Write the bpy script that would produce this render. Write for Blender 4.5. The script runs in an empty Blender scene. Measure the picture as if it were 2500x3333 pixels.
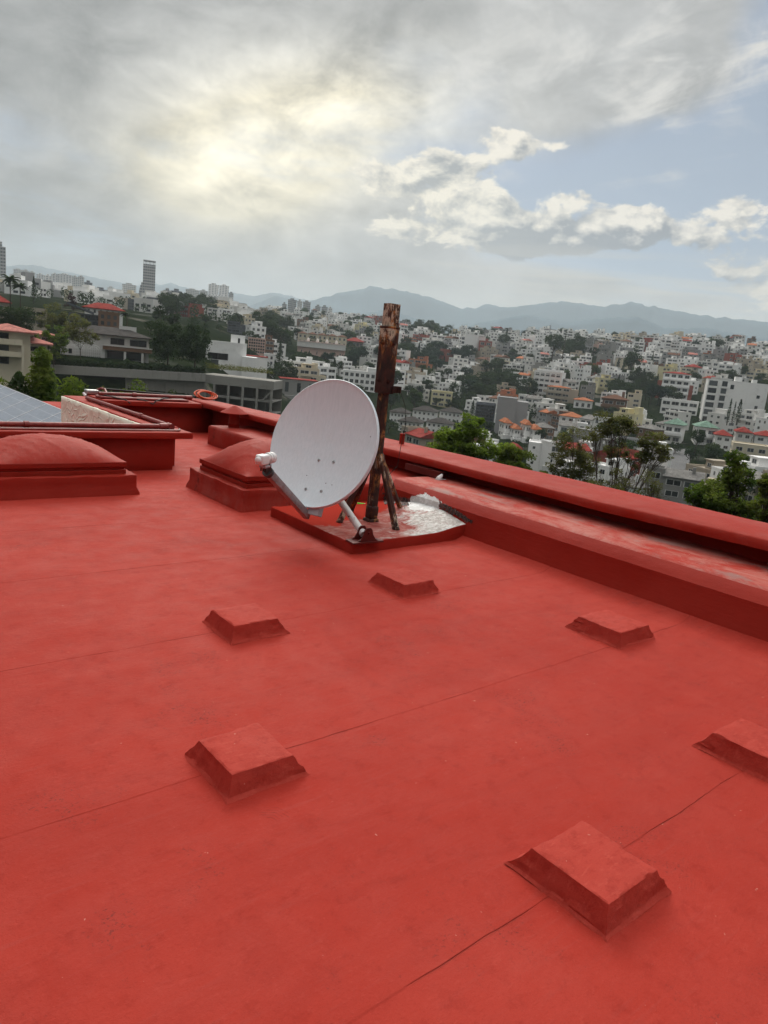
import bpy, bmesh, math, random
from mathutils import Vector, Matrix, noise, Euler
R = math.radians
PI = math.pi
rnd = random.Random(7)
scene = bpy.context.scene
col = scene.collection

# ------------------------------------------------------------------ camera
IW, IH, FPX = 2500.0, 3333.0, 2338.08
YAW, PIT, ROL, EYE = R(40.7636), R(12.3106), R(5.8973), 1.6
_f = Vector((math.sin(YAW)*math.cos(PIT), math.cos(YAW)*math.cos(PIT), -math.sin(PIT)))
_r0 = Vector((math.cos(YAW), -math.sin(YAW), 0)); _u0 = _r0.cross(_f)
_r = math.cos(ROL)*_r0 + math.sin(ROL)*_u0
_u = -math.sin(ROL)*_r0 + math.cos(ROL)*_u0
O = Vector((0, 0, EYE))
def ray(x, y): return (_r*((x-IW/2)/FPX) - _u*((y-IH/2)/FPX) + _f)
def azel(x, y):
    d = ray(x, y); return math.atan2(d.x, d.y), math.atan2(d.z, math.hypot(d.x, d.y))
def at_dist(x, y, D):
    d = ray(x, y); return O + d*(D/math.hypot(d.x, d.y))
def on(x, y, ax, c):
    d = ray(x, y); return O + d*((c-O[ax])/d[ax])
def proj(q):
    q = Vector(q)-O; w = q.dot(_f)
    return (IW/2+FPX*q.dot(_r)/w, IH/2-FPX*q.dot(_u)/w, w)
cam_d = bpy.data.cameras.new('camera'); cam = bpy.data.objects.new('camera', cam_d); col.objects.link(cam)
cam_d.sensor_fit = 'VERTICAL'; cam_d.sensor_height = 36; cam_d.lens = FPX/IH*36
cam_d.clip_start = .05; cam_d.clip_end = 40000
m = Matrix((_r, _u, -_f)).transposed().to_4x4(); m.translation = O
cam.matrix_world = m
scene.camera = cam

# ------------------------------------------------------------------ helpers
class MB:
    """collects shapes in world coordinates and links them as one mesh object"""
    def __init__(s): s.v = []; s.f = []; s.m = []
    def add(s, vs, fs, mi=0):
        k = len(s.v); s.v += [tuple(v) for v in vs]
        for f in fs: s.f.append(tuple(i+k for i in f)); s.m.append(mi)
    def box(s, a, b, mi=0, M=None):
        x0, y0, z0 = a; x1, y1, z1 = b
        vs = [Vector(p) for p in ((x0,y0,z0),(x1,y0,z0),(x1,y1,z0),(x0,y1,z0),(x0,y0,z1),(x1,y0,z1),(x1,y1,z1),(x0,y1,z1))]
        if M is not None: vs = [M @ v for v in vs]
        s.add(vs, ((0,3,2,1),(4,5,6,7),(0,1,5,4),(1,2,6,5),(2,3,7,6),(3,0,4,7)), mi)
    def bar(s, p, q, w, t, mi=0, up=(0,0,1)):
        p = Vector(p); q = Vector(q); d = (q-p); L = d.length; d.normalize()
        x = d.cross(Vector(up));
        if x.length < 1e-4: x = d.cross(Vector((1,0,0)))
        x.normalize(); y = x.cross(d)
        M = Matrix((x, d, y)).transposed().to_4x4(); M.translation = p
        s.box((-w/2,0,-t/2),(w/2,L,t/2), mi, M)
    def tube(s, pts, r, n=10, mi=0, caps=True):
        pts = [Vector(p) for p in pts]; rs = r if isinstance(r, (list, tuple)) else [r]*len(pts)
        k = len(s.v); prev = None
        for i, p in enumerate(pts):
            d = (pts[min(i+1, len(pts)-1)]-pts[max(i-1, 0)]).normalized()
            if prev is None:
                x = d.cross(Vector((0,0,1)))
                if x.length < 1e-3: x = d.cross(Vector((1,0,0)))
            else: x = prev - d*prev.dot(d)
            x.normalize(); prev = x; y = d.cross(x)
            for j in range(n):
                a = 2*PI*j/n; s.v.append(tuple(p+(x*math.cos(a)+y*math.sin(a))*rs[i]))
        for i in range(len(pts)-1):
            for j in range(n):
                a = k+i*n+j; b = k+i*n+(j+1) % n
                s.f.append((a, b, b+n, a+n)); s.m.append(mi)
        if caps:
            s.f.append(tuple(k+j for j in range(n))[::-1]); s.m.append(mi)
            e = k+(len(pts)-1)*n; s.f.append(tuple(e+j for j in range(n))); s.m.append(mi)
    def lathe(s, prof, M=None, n=24, mi=0):
        k = len(s.v); M = M or Matrix()
        for r, z in prof:
            for j in range(n):
                a = 2*PI*j/n; s.v.append(tuple(M @ Vector((r*math.cos(a), r*math.sin(a), z))))
        for i in range(len(prof)-1):
            for j in range(n):
                a = k+i*n+j; b = k+i*n+(j+1) % n
                s.f.append((a, b, b+n, a+n)); s.m.append(mi)
    def prism(s, poly, z0, z1, mi=0):
        n = len(poly); k = len(s.v)
        s.v += [(x, y, z0) for x, y in poly]+[(x, y, z1) for x, y in poly]
        for i in range(n):
            j = (i+1) % n; s.f.append((k+i, k+j, k+n+j, k+n+i)); s.m.append(mi)
        s.f.append(tuple(k+n+i for i in range(n))); s.m.append(mi)
        s.f.append(tuple(k+i for i in range(n))[::-1]); s.m.append(mi)
    def mesh(s, name, mats, smooth=False):
        me = bpy.data.meshes.new(name); me.from_pydata(s.v, [], s.f)
        for mm in (mats if isinstance(mats, (list, tuple)) else [mats]): me.materials.append(mm)
        me.polygons.foreach_set('material_index', s.m)
        if smooth: me.polygons.foreach_set('use_smooth', [True]*len(s.f))
        me.update(); return me
    def build(s, name, mats, parent=None, smooth=False, origin=None):
        if parent is not None and origin is None: origin = parent['_o']
        if origin is not None:
            ox, oy, oz = origin; s.v = [(x-ox, y-oy, z-oz) for x, y, z in s.v]
        o = bpy.data.objects.new(name, s.mesh(name, mats, smooth)); col.objects.link(o)
        if parent is not None: o.parent = parent; o['_o'] = tuple(parent['_o'])
        elif origin is not None: o.location = origin; o['_o'] = tuple(origin)
        return o
def tag(o, label=None, cat=None, group=None, kind=None):
    if label: o['label'] = label
    if cat: o['category'] = cat
    if group: o['group'] = group
    if kind: o['kind'] = kind
    return o
def thing(name, label, cat, loc, group=None, rz=0):
    o = bpy.data.objects.new(name, None); o.empty_display_size = .2; col.objects.link(o)
    o.location = loc; o.rotation_euler = (0, 0, rz); o['_o'] = tuple(loc)
    return tag(o, label, cat, group)
def link(name, me, parent=None, loc=(0,0,0), rot=(0,0,0), sc=(1,1,1)):
    o = bpy.data.objects.new(name, me); col.objects.link(o)
    o.location = loc; o.rotation_euler = rot; o.scale = sc
    if parent is not None: o.parent = parent
    return o
def lumpy(o, bevel=.0, seg=2, cut=.06, amp=.004, freq=6., smooth=True, seed=0, autosmooth=None):
    """bevel, subdivide and push the surface about so painted masonry is not dead straight"""
    bm = bmesh.new(); bm.from_mesh(o.data)
    bmesh.ops.remove_doubles(bm, verts=bm.verts, dist=1e-5)
    if bevel: bmesh.ops.bevel(bm, geom=[e for e in bm.edges if e.calc_face_angle(0) > .5], offset=bevel, segments=seg, profile=.6, affect='EDGES', clamp_overlap=True)
    for _ in range(7):
        es = [e for e in bm.edges if e.calc_length() > cut*1.5]
        if not es: break
        bmesh.ops.subdivide_edges(bm, edges=es, cuts=1, use_grid_fill=True)
    bmesh.ops.triangulate(bm, faces=[f for f in bm.faces if len(f.verts) > 4])
    bm.normal_update()
    off = Vector(o.get('_o', (0,0,0)))+Vector((seed*3.1, seed*1.7, 0))
    ds = []
    for v in bm.verts:
        p = v.co+off
        d = noise.noise(p*freq)*amp+noise.noise(p*freq*2.7)*amp*.45+noise.noise(p*freq*.35)*amp*1.2
        ds.append(v.co+v.normal*d)
    for v, c in zip(bm.verts, ds): v.co = c
    bm.to_mesh(o.data); bm.free()
    if smooth: o.data.polygons.foreach_set('use_smooth', [True]*len(o.data.polygons))
    return o

# ------------------------------------------------------------------ node helper
class X:
    """tiny expression wrapper for shader maths"""
    t = None
    def __init__(s, sock): s.s = sock
    @staticmethod
    def math(op, *a, clamp=False):
        n = X.t.nodes.new('ShaderNodeMath'); n.operation = op; n.use_clamp = clamp
        for i, v in enumerate(a):
            if isinstance(v, X): X.t.links.new(v.s, n.inputs[i])
            else: n.inputs[i].default_value = v
        return X(n.outputs[0])
    def __add__(s, o): return X.math('ADD', s, o)
    __radd__ = __add__
    def __sub__(s, o): return X.math('SUBTRACT', s, o)
    def __rsub__(s, o): return X.math('SUBTRACT', o, s)
    def __mul__(s, o): return X.math('MULTIPLY', s, o)
    __rmul__ = __mul__
    def __truediv__(s, o): return X.math('DIVIDE', s, o)
    def clamp(s): return X.math('ADD', s, 0., clamp=True)
    def abs(s): return X.math('ABSOLUTE', s)
    def pow(s, e): return X.math('POWER', s, e)
    def smooth(s, a, b):
        n = X.t.nodes.new('ShaderNodeMapRange'); n.interpolation_type = 'SMOOTHSTEP'
        X.t.links.new(s.s, n.inputs[0]); n.inputs[1].default_value = a; n.inputs[2].default_value = b
        n.inputs[3].default_value = 0; n.inputs[4].default_value = 1
        if a > b:
            n.inputs[1].default_value = b; n.inputs[2].default_value = a; n.inputs[3].default_value = 1; n.inputs[4].default_value = 0
        return X(n.outputs[0])
def nz(vec, scale, detail=4, rough=.55, dist=0., dim='3D'):
    n = X.t.nodes.new('ShaderNodeTexNoise'); n.noise_dimensions = dim
    if vec is not None: X.t.links.new(vec.s, n.inputs['Vector'])
    n.inputs['Scale'].default_value = scale; n.inputs['Detail'].default_value = detail
    n.inputs['Roughness'].default_value = rough; n.inputs['Distortion'].default_value = dist
    return X(n.outputs['Fac'])
def mapv(vec, sc=(1,1,1), loc=(0,0,0), rot=(0,0,0)):
    n = X.t.nodes.new('ShaderNodeMapping'); X.t.links.new(vec.s, n.inputs[0])
    n.inputs['Location'].default_value = loc; n.inputs['Rotation'].default_value = rot; n.inputs['Scale'].default_value = sc
    return X(n.outputs[0])
def mix(f, a, b):
    n = X.t.nodes.new('ShaderNodeMix'); n.data_type = 'RGBA'
    for i, v in ((0, f), (6, a), (7, b)):
        if isinstance(v, X): X.t.links.new(v.s, n.inputs[i])
        elif i == 0: n.inputs[0].default_value = v
        else: n.inputs[i].default_value = (*v, 1)
    return X(n.outputs[2])
def scale_col(c, f):
    n = X.t.nodes.new('ShaderNodeVectorMath'); n.operation = 'SCALE'
    if isinstance(c, X): X.t.links.new(c.s, n.inputs[0])
    else: n.inputs[0].default_value = c
    if isinstance(f, X): X.t.links.new(f.s, n.inputs['Scale'])
    else: n.inputs['Scale'].default_value = f
    return X(n.outputs[0])
def xyz(vec):
    n = X.t.nodes.new('ShaderNodeSeparateXYZ'); X.t.links.new(vec.s, n.inputs[0]); return [X(o) for o in n.outputs]
def comb(a, b, c):
    n = X.t.nodes.new('ShaderNodeCombineXYZ')
    for i, v in enumerate((a, b, c)):
        if isinstance(v, X): X.t.links.new(v.s, n.inputs[i])
        else: n.inputs[i].default_value = v
    return X(n.outputs[0])
def mat(name, fn=None, color=(.5,.5,.5), rough=.8, metal=0., spec=.35):
    m = bpy.data.materials.new(name); m.use_nodes = True; t = m.node_tree; X.t = t
    b = t.nodes['Principled BSDF']
    b.inputs['Base Color'].default_value = (*color, 1); b.inputs['Roughness'].default_value = rough
    b.inputs['Metallic'].default_value = metal; b.inputs['Specular IOR Level'].default_value = spec
    if fn:
        r = fn()
        for k, v in r.items():
            if k == 'bump':
                n = t.nodes.new('ShaderNodeBump'); n.inputs['Strength'].default_value = v[1]; n.inputs['Distance'].default_value = v[2]
                t.links.new(v[0].s, n.inputs['Height']); t.links.new(n.outputs[0], b.inputs['Normal'])
            elif isinstance(v, X): t.links.new(v.s, b.inputs[k])
            else: b.inputs[k].default_value = v
    return m
def geo():
    n = X.t.nodes.new('ShaderNodeNewGeometry'); return X(n.outputs['Position']), X(n.outputs['Normal'])
def objco():
    n = X.t.nodes.new('ShaderNodeTexCoord'); return X(n.outputs['Object'])
def orand():
    n = X.t.nodes.new('ShaderNodeObjectInfo'); return X(n.outputs['Random'])

# ------------------------------------------------------------------ materials
RED = (.43, .042, .026); RED2 = (.31, .022, .013); PALE = (.60, .22, .18)
SEAMS = (1.07, 2.2, 3.42, 4.66, 5.85, 7.0, 9.6)
def f_floor(seams=True):
    RED, RED2 = ((.36, .031, .019), (.25, .017, .010)) if seams else ((.42, .051, .035), (.28, .022, .013))
    P, N = geo(); x, y, z = xyz(P)
    big = nz(P, .8, 5, .6); mid = nz(P, 5, 6, .65); fine = nz(P, 60, 5, .7); grain = nz(P, 210, 3, .75)
    strokes = nz(mapv(P, (2.5, 26, 5), rot=(0, 0, .25)), 1.2, 5, .6)
    c = mix(big.smooth(.3, .7), RED, (.385, .040, .026))
    c = mix(nz(P, 11, 7, .75).smooth(.5, .68)*.42, c, RED2); c = mix(nz(mapv(P, (7, 16, 7), (5, 1, 0), (0, 0, .2)), 1.3, 7, .78).smooth(.56, .68)*.30, c, (.44, .06, .044))
    c = mix((strokes.smooth(.54, .72)*mid.smooth(.35, .6))*.55, c, (.36, .05, .038))
    c = mix((grain.smooth(.5, .68)*.30), c, RED2); c = mix(fine.smooth(.55, .7)*.28, c, (.45, .062, .044))
    lane = nz(mapv(P, (.30, 4.2, 1), (2, 0, 0), (0, 0, .04)), 1.0, 3, .5, .4); pond = nz(mapv(P, (1, 1, 1), (8, 3, 0)), .55, 5, .55, .5)
    c = mix(lane.smooth(.40, .64)*.16, c, RED2); c = mix(((pond-.5).abs().smooth(.03, .0)*.18+pond.smooth(.5, .62)*.16)*(1. if seams else 0.), c, RED2)
    c = mix(nz(mapv(P, (1, 1.6, 1), (1, 5, 0)), 1.1, 6, .7).smooth(.56, .72)*.16, c, (.47, .085, .065))
    # grime patches made of fine specks
    patch = nz(mapv(P, (1, 1, 1), (3, 7, 0)), 1.7, 6, .7).smooth(.52, .66)
    speck = nz(P, 95, 4, .7).smooth(.55, .62)
    c = mix(patch*speck*.75, c, (.10, .020, .017))
    c = mix(patch*.14, c, (.27, .035, .026))
    if not seams:
        top = xyz(N)[2].smooth(.8, .95); c = mix(nz(P, 20, 7, .78).smooth(.52, .60)*.24, c, (.22, .016, .010)); c = mix(nz(mapv(P, (9, 30, 9), (3, 3, 3)), 1.6, 6, .75).smooth(.55, .64)*.35, c, (.50, .085, .062))
    u = (x-1.25)*.8+(y-1.867)*.6; v = (y-1.867)*.8-(x-1.25)*.6
    el = ((u/.042)*(u/.042)+(v/.056)*(v/.056)).smooth(1.05, .8); tread = X.math('SINE', u*420.+(v*160.).abs()).smooth(.15, .6)
    if seams: c = mix(el*tread*.4*nz(P, 30, 3, .6).smooth(.38, .6), c, (.17, .018, .012))
    # pale chips
    chip = nz(P, 38, 2, .5).smooth(.765, .79)
    c = mix(chip*.5, c, (.62, .36, .30))
    # membrane lap seams: a fine crack, in places only
    wob = nz(mapv(P, (1, .02, 1)), 2.2, 3, .5)*.03-.015
    crack = None
    for i, sy in enumerate(SEAMS):
        d = (y+wob-sy).abs().smooth(.0034, .0006)
        crack = d if crack is None else X.math('MAXIMUM', crack, d)
    cm = crack*nz(mapv(P, (1, .1, 1), (5, 0, 0)), 1.8, 3, .6).smooth(.42, .60)
    c = mix(cm*(.24 if seams else 0.), c, (.10, .014, .01))
    lap = None
    for sy in SEAMS:
        d = (y+wob-sy).smooth(-.006, .006)*(y+wob-sy).smooth(.14, .02)
        lap = d if lap is None else lap+d
    h = big*.4+mid*.45+fine*.22+grain*.12+strokes*.18
    if seams: h = h+lap*.25-cm*.6
    return {'Base Color': c, 'Roughness': mid.smooth(.2, .8)*.2+.62, 'Specular IOR Level': .12, 'bump': (h, .8, .016)}
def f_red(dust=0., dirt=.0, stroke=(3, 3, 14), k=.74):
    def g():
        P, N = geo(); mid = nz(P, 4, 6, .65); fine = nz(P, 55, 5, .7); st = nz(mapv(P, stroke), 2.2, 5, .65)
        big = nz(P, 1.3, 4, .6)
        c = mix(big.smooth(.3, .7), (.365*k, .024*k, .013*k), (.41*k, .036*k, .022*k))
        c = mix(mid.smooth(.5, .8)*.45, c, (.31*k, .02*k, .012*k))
        c = mix(nz(P, 95, 3, .6).smooth(.66, .72)*.35, c, (.2, .03, .025))
        if dust:
            dd = nz(mapv(P, (2.2, 1.2, 1)), 1.7, 9, .78, .5)
            c = mix(dd.smooth(.40, .64)*dust*.85, c, (.46, .20, .165))
            c = mix(nz(mapv(P, (1.5, .8, 1), (9, 2, 0)), 1.8, 7, .68).smooth(.52, .66)*dust*.75, c, (.25, .20, .18))
            c = mix(nz(P, 30, 4, .7).smooth(.69, .74)*dust, c, (.78, .68, .64))
        if dirt:
            c = mix(nz(P, 3.5, 7, .75).smooth(.55, .7)*dirt, c, (.05, .018, .014))
        h = mid*.45+st*.4+fine*.15
        return {'Base Color': c, 'Roughness': mid*.25+.5, 'Specular IOR Level': .10, 'bump': (h, .7, .012)}
    return g
def f_padtop():
    P, N = geo(); x, y, z = xyz(P)
    w1 = nz(P, 2.2, 6, .65); n2 = nz(mapv(P, (1, 1, 1), (4, 4, 4)), 6, 8, .8, .8); n3 = nz(P, 26, 7, .8); st = nz(mapv(P, (2.2, 7, 1), (1, 1, 0), (0, 0, .3)), 2.4, 7, .75, .6)
    # white waterproof coat, thickest toward the outer corner, worn through to old red paint
    bias = (x-4.0)*.30-(y-4.8)*.34
    w = (w1*.8+n2*.55+st*.5+bias-1.06).smooth(-.03, .14)
    c = mix(n2.smooth(.35, .65), (.27, .055, .045), (.36, .15, .13))
    c = mix(st.smooth(.5, .66)*.6, c, (.50, .36, .33))
    wt = mix((n3*.6+st*.5).smooth(.46, .62), (.70, .69, .665), (.38, .34, .31))
    c = mix(w, c, wt)
    c = mix((n2*.5+n3*.5).smooth(.56, .62)*st.smooth(.46, .6)*.85, c, (.075, .062, .055))
    keep = ((y-5.12)*1.0-(x-4.2)*.25+(w1-.5)*.9+(n2-.5)*.35).smooth(.0, .045)      # freshly painted red half
    c = mix(keep, c, (.33, .027, .016))
    return {'Base Color': c, 'Roughness': .9, 'Specular IOR Level': .02, 'bump': (n2*.5+n3*.3+w*.5, .45, .006)}
def f_peel():
    P, N = geo(); n = nz(P, 16, 6, .7)
    c = mix(n.smooth(.42, .5), (.70, .70, .69), (.56, .55, .53))
    return {'Base Color': c, 'Roughness': .6, 'bump': (nz(P, 22, 4, .6)*1., .25, .004)}
def f_tar():
    P, N = geo(); n = nz(P, 26, 7, .75)
    c = mix(n.smooth(.45, .6), (.018, .014, .013), (.16, .05, .04))
    c = mix(nz(P, 60, 4, .7).smooth(.62, .68), c, (.55, .5, .47))
    return {'Base Color': c, 'Roughness': .55, 'bump': (n, 1., .03)}
def f_rust(light=.5):
    def g():
        P, N = geo(); n = nz(mapv(P, (3, 3, 2.2)), 3.5, 8, .72, .6); m2 = nz(mapv(P, (5, 5, 2.4), (3, 1, 8)), 2.6, 8, .74, .6); k = nz(P, 45, 5, .75); big = nz(mapv(P, (3, 3, 1.5), (1, 6, 2)), 1.7, 3, .5)
        c = mix(n.smooth(.34, .66), (.014, .007, .006), (.062, .018, .010))
        c = mix(m2.smooth(.50, .64)*big.smooth(.36, .48)*.95, c, (.42, .17, .04))
        fl = nz(mapv(P, (7, 7, 3.), (7, 2, 3)), 3, 8, .8)
        c = mix(fl.smooth(.56-.10*light, .62-.08*light)*big.smooth(.47, .56)*light, c, (.54, .46, .34))
        c = mix(k.smooth(.60, .68)*.6, c, (.016, .009, .007))
        return {'Base Color': c, 'Roughness': k*.3+.5, 'bump': (n*.5+k*.5, .8, .006)}
    return g
def f_stucco():
    P, N = geo()
    n = X.t.nodes.new('ShaderNodeTexVoronoi'); n.feature = 'DISTANCE_TO_EDGE'
    w = nz(P, 3., 3, .5); v = comb(*[a+w*.35 for a in xyz(mapv(P, (1, 5.5, 7.5)))])
    X.t.links.new(v.s, n.inputs['Vector']); n.inputs['Scale'].default_value = 1.
    e = X(n.outputs['Distance']).smooth(.01, .09)*nz(P, 2.4, 2, .5).smooth(.4, .6)
    k = nz(P, 25, 5, .7)
    c = mix(k.smooth(.6, .7)*.4, (.93, .88, .73), (.80, .73, .58))
    c = mix(nz(mapv(P, (4, 4, .8)), 3, 5, .7).smooth(.74, .77)*.5, c, (.3, .25, .18))
    return {'Base Color': c, 'Roughness': .85, 'bump': (e*-1.+k*.25, .8, .02)}
def f_dish():
    P, N = geo(); n = nz(mapv(P, (30, 30, 2.)), 2, 5, .6); b = nz(P, 3, 4, .6)
    c = mix(n.smooth(.3, .7), (.61, .70, .735), (.67, .755, .79)); c = mix(b.smooth(.5, .8)*.25, c, (.62, .62, .62))
    return {'Base Color': c, 'Roughness': .42}
def f_strut():
    P, N = geo(); n = nz(mapv(P, (6, 3, 3)), 4, 7, .75)
    c = mix(n.smooth(.55, .66), (.52, .50, .49), (.24, .075, .06))
    return {'Base Color': c, 'Roughness': .5, 'bump': (n, .4, .004)}
def f_arm():
    P, N = geo(); n = nz(P, 8, 6, .7)
    c = mix(n.smooth(.4, .65), (.30, .275, .28), (.22, .15, .15)); return {'Base Color': c, 'Roughness': .45, 'Metallic': .3}
def f_panel():
    p = objco(); x, y, z = xyz(p)
    # x runs down the slope, y along the row
    sx = (X.math('FRACT', x/.204)-.5).abs().smooth(.478, .492); sy = (X.math('FRACT', y/1.0845+.5)-.5).abs()
    fine = (X.math('FRACT', y/.0697)-.5).abs().smooth(.44, .5)
    c = mix(nz(p, 8, 3, .5).smooth(.3, .7), (.17, .20, .25), (.22, .25, .30))
    c = mix(fine*.4, c, (.34, .36, .40)); c = mix(sx, c, (.5, .52, .55))
    return {'Base Color': c, 'Roughness': .28, 'Specular IOR Level': .6}
M = {}
M['floor'] = mat('red_roof_paint', f_floor)
M['block'] = mat('red_block_paint', lambda: f_floor(False))
M['red'] = mat('red_wall_paint_shaded', f_red())  # darker than the floor red: shade of upright faces put into the colour
M['redtop'] = mat('red_paint_scuffed', f_red(.85, k=.95))
M['redcop'] = mat('red_paint_coping', f_red(.10, k=.82))
M['reddirty'] = mat('red_paint_tarred', f_red(.15, .8))
M['maroon'] = mat('maroon_pipe_paint', f_red(.0), (.2,.02,.02))
M['padtop'] = mat('peeling_white_coat', f_padtop)
M['peel'] = mat('white_patch', f_peel); M['tar'] = mat('black_tar', f_tar)
M['rust'] = mat('rusty_steel', f_rust(.45)); M['rust2'] = mat('rusty_steel_streaked', f_rust(.95)); M['darksteel'] = mat('dark_steel', f_rust(.0))
M['stucco'] = mat('cream_stucco', f_stucco)
M['dish'] = mat('grey_dish_enamel', f_dish); M['dishback'] = mat('dish_back', color=(.36,.36,.38), rough=.5)
M['strut'] = mat('chipped_grey_tube', f_strut); M['arm'] = mat('grey_arm_metal', f_arm)
M['zinc'] = mat('zinc', color=(.5,.5,.5), rough=.35, metal=.8)
M['white_plastic'] = mat('white_plastic', color=(.72,.72,.71), rough=.35)
M['black'] = mat('black_rubber', color=(.012,.011,.011), rough=.6)
M['blackred'] = mat('dark_red_metal', color=(.085,.012,.010), rough=.4)
M['panel'] = mat('solar_cells', f_panel); M['alu'] = mat('aluminium', color=(.72,.73,.74), rough=.35, metal=.4)
M['green'] = mat('green_plastic', color=(.12,.75,.06), rough=.3)
M['paper'] = mat('white_card', color=(.78,.78,.77), rough=.7)
M['darkplastic'] = mat('dark_plastic', color=(.05,.045,.045), rough=.5)
M['orange'] = mat('orange_hose', color=(.62,.10,.035), rough=.45)

# ------------------------------------------------------------------ foreground: the red roof
def f_maroon():
    P, N = geo(); n = nz(P, 18, 5, .7)
    return {'Base Color': mix(n.smooth(.35, .7), (.17, .022, .018), (.27, .045, .038)), 'Roughness': .42, 'bump': (n, .4, .004)}
M['maroon'] = mat('maroon_pipe', f_maroon)
def sm(a, b, x):
    t = max(0., min(1., (x-a)/(b-a))); return t*t*(3-2*t)
XL = 4.84            # foot of the ledge
def deck_z(x, y):
    p = Vector((x, y, 0))
    z = noise.noise(p*.55)*.006+noise.noise(p*2.1+Vector((5, 0, 0)))*.0025+noise.noise(p*8)*.0007-.006
    z += .05*sm(XL-.2, XL+.04, x)**2 if y < 5.6 else 0
    return z
def deck():
    mb = MB(); xs = []; ys = []
    x = -5.
    while x < 5.66: xs.append(x); x += .05
    y = -5.
    while y < 11.36: ys.append(y); y += .05
    idx = {}
    for i, x in enumerate(xs):
        for j, y in enumerate(ys):
            idx[i, j] = len(mb.v); mb.v.append((x, y, deck_z(x, y)))
    for i in range(len(xs)-1):
        for j in range(len(ys)-1):
            if xs[i] < 3.5 and ys[j] > 8.25: continue
            mb.f.append((idx[i,j], idx[i+1,j], idx[i+1,j+1], idx[i,j+1])); mb.m.append(0)
    o = mb.build('roof_deck', M['floor'], smooth=True)
    tag(o, kind='structure')
deck()
mb = MB(); mb.box((-5, 8.6, -1.5), (4.0, 22, -1.3)); mb.box((4.0, 12.3, -1.5), (5.4, 15.6, -.01))
o = mb.build('rear_roof', M['floor']); tag(o, kind='structure')

def stations(mb, prof, ys, mi=0, cap=True):
    """prof(y) -> closed list of (x,z); lofted along Y"""
    k = len(mb.v); n = len(prof(ys[0]))
    for y in ys:
        for x, z in prof(y): mb.v.append((x, y, z))
    for i in range(len(ys)-1):
        for j in range(n):
            a = k+i*n+j; b = k+i*n+(j+1) % n
            mb.f.append((a, b, b+n, a+n)); mb.m.append(mi if not isinstance(mi, list) else mi[j])
    if cap:
        mb.f.append(tuple(k+j for j in range(n))[::-1]); mb.m.append(0)
        e = k+(len(ys)-1)*n; mb.f.append(tuple(e+j for j in range(n))); mb.m.append(0)
def lerp_tab(tab, y):
    for (a, va), (b, vb) in zip(tab, tab[1:]):
        if y <= b: return va+(vb-va)*max(0, (y-a))/(b-a)
    return tab[-1][1]
def frange(a, b, s):
    n = max(1, round((b-a)/s)); return [a+(b-a)*i/n for i in range(n+1)]

# ledge beside the parapet
def ledge():
    t = thing('roof_ledge', 'long raised red ledge with a scuffed dusty top along the foot of the parapet', 'ledge', (5.2, 2, 0))
    mb = MB()
    def prof(y):
        w = noise.noise(Vector((y*1.3, 3, 0)))*.012; w2 = noise.noise(Vector((y*4., 8, 0)))*.006
        return [(5.78, -.05), (XL-.03, -.05), (XL-.005+w*.5, .05), (XL+.025+w, .16), (XL+.032+w+w2, .252), (XL+.048+w+w2, .268), (XL+.112+w2+w, .332), (XL+.14+w, .345), (XL+.18, .348), (XL+.4, .346+w2*.4), (5.6, .344), (5.78, .346)]
    stations(mb, prof, frange(-4.5, 5.62, .04))
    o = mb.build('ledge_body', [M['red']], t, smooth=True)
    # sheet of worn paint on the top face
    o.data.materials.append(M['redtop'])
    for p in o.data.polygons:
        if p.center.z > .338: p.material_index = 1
    bm = bmesh.new(); bm.from_mesh(o.data); bmesh.ops.recalc_face_normals(bm, faces=bm.faces); bm.to_mesh(o.data); bm.free()
    o.data.polygons.foreach_set('use_smooth', [True]*len(o.data.polygons)); o.modifiers.new('split', 'EDGE_SPLIT').split_angle = R(24)
    # the wider step behind the mast
    mb = MB(); mb.box((4.5, 5.622, -.05), (5.78, 6.9, .285))
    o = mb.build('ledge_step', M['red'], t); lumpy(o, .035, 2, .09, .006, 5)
    return t
ledge()

def copz_in(y): return lerp_tab([(-5, .60), (2.1, .566), (3.5, .534), (5.7, .53), (9, .512), (12.2, .505)], y)
def copz_out(y): return lerp_tab([(-5, .62), (2.4, .585), (3.9, .574), (6.2, .55), (9.6, .51), (12.2, .47)], y)
def parapet():
    t = thing('parapet_wall', 'red parapet with a broad overhanging coping running down the right side of the roof', 'parapet', (5.9, 3, 0))
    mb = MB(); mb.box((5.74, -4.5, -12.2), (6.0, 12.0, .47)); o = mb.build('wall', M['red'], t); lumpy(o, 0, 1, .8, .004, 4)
    mb = MB()
    def prof(y):
        w = noise.noise(Vector((y*1.6, 0, 4)))*.006; a = copz_in(y); b = copz_out(y)
        return [(5.5+w, a-.085), (5.488+w, a-.05), (5.49+w, a-.014), (5.505+w, a), (5.75, (a+b)/2+.003), (6.08+w, b), (6.10+w, b-.014), (6.10+w, b-.09), (5.8, (a+b)/2-.087)]
    stations(mb, prof, frange(-4.5, 12.24, .05))
    o = mb.build('coping', M['redcop'], t, smooth=True)
    bm = bmesh.new(); bm.from_mesh(o.data); bmesh.ops.recalc_face_normals(bm, faces=bm.faces)
    for v in bm.verts: v.co += Vector((0, 0, noise.noise(v.co*9)*.0025))
    bm.to_mesh(o.data); bm.free()
    o.data.polygons.foreach_set('use_smooth', [True]*len(o.data.polygons))
    md = o.modifiers.new('split', 'EDGE_SPLIT'); md.split_angle = R(50)
parapet()
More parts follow.
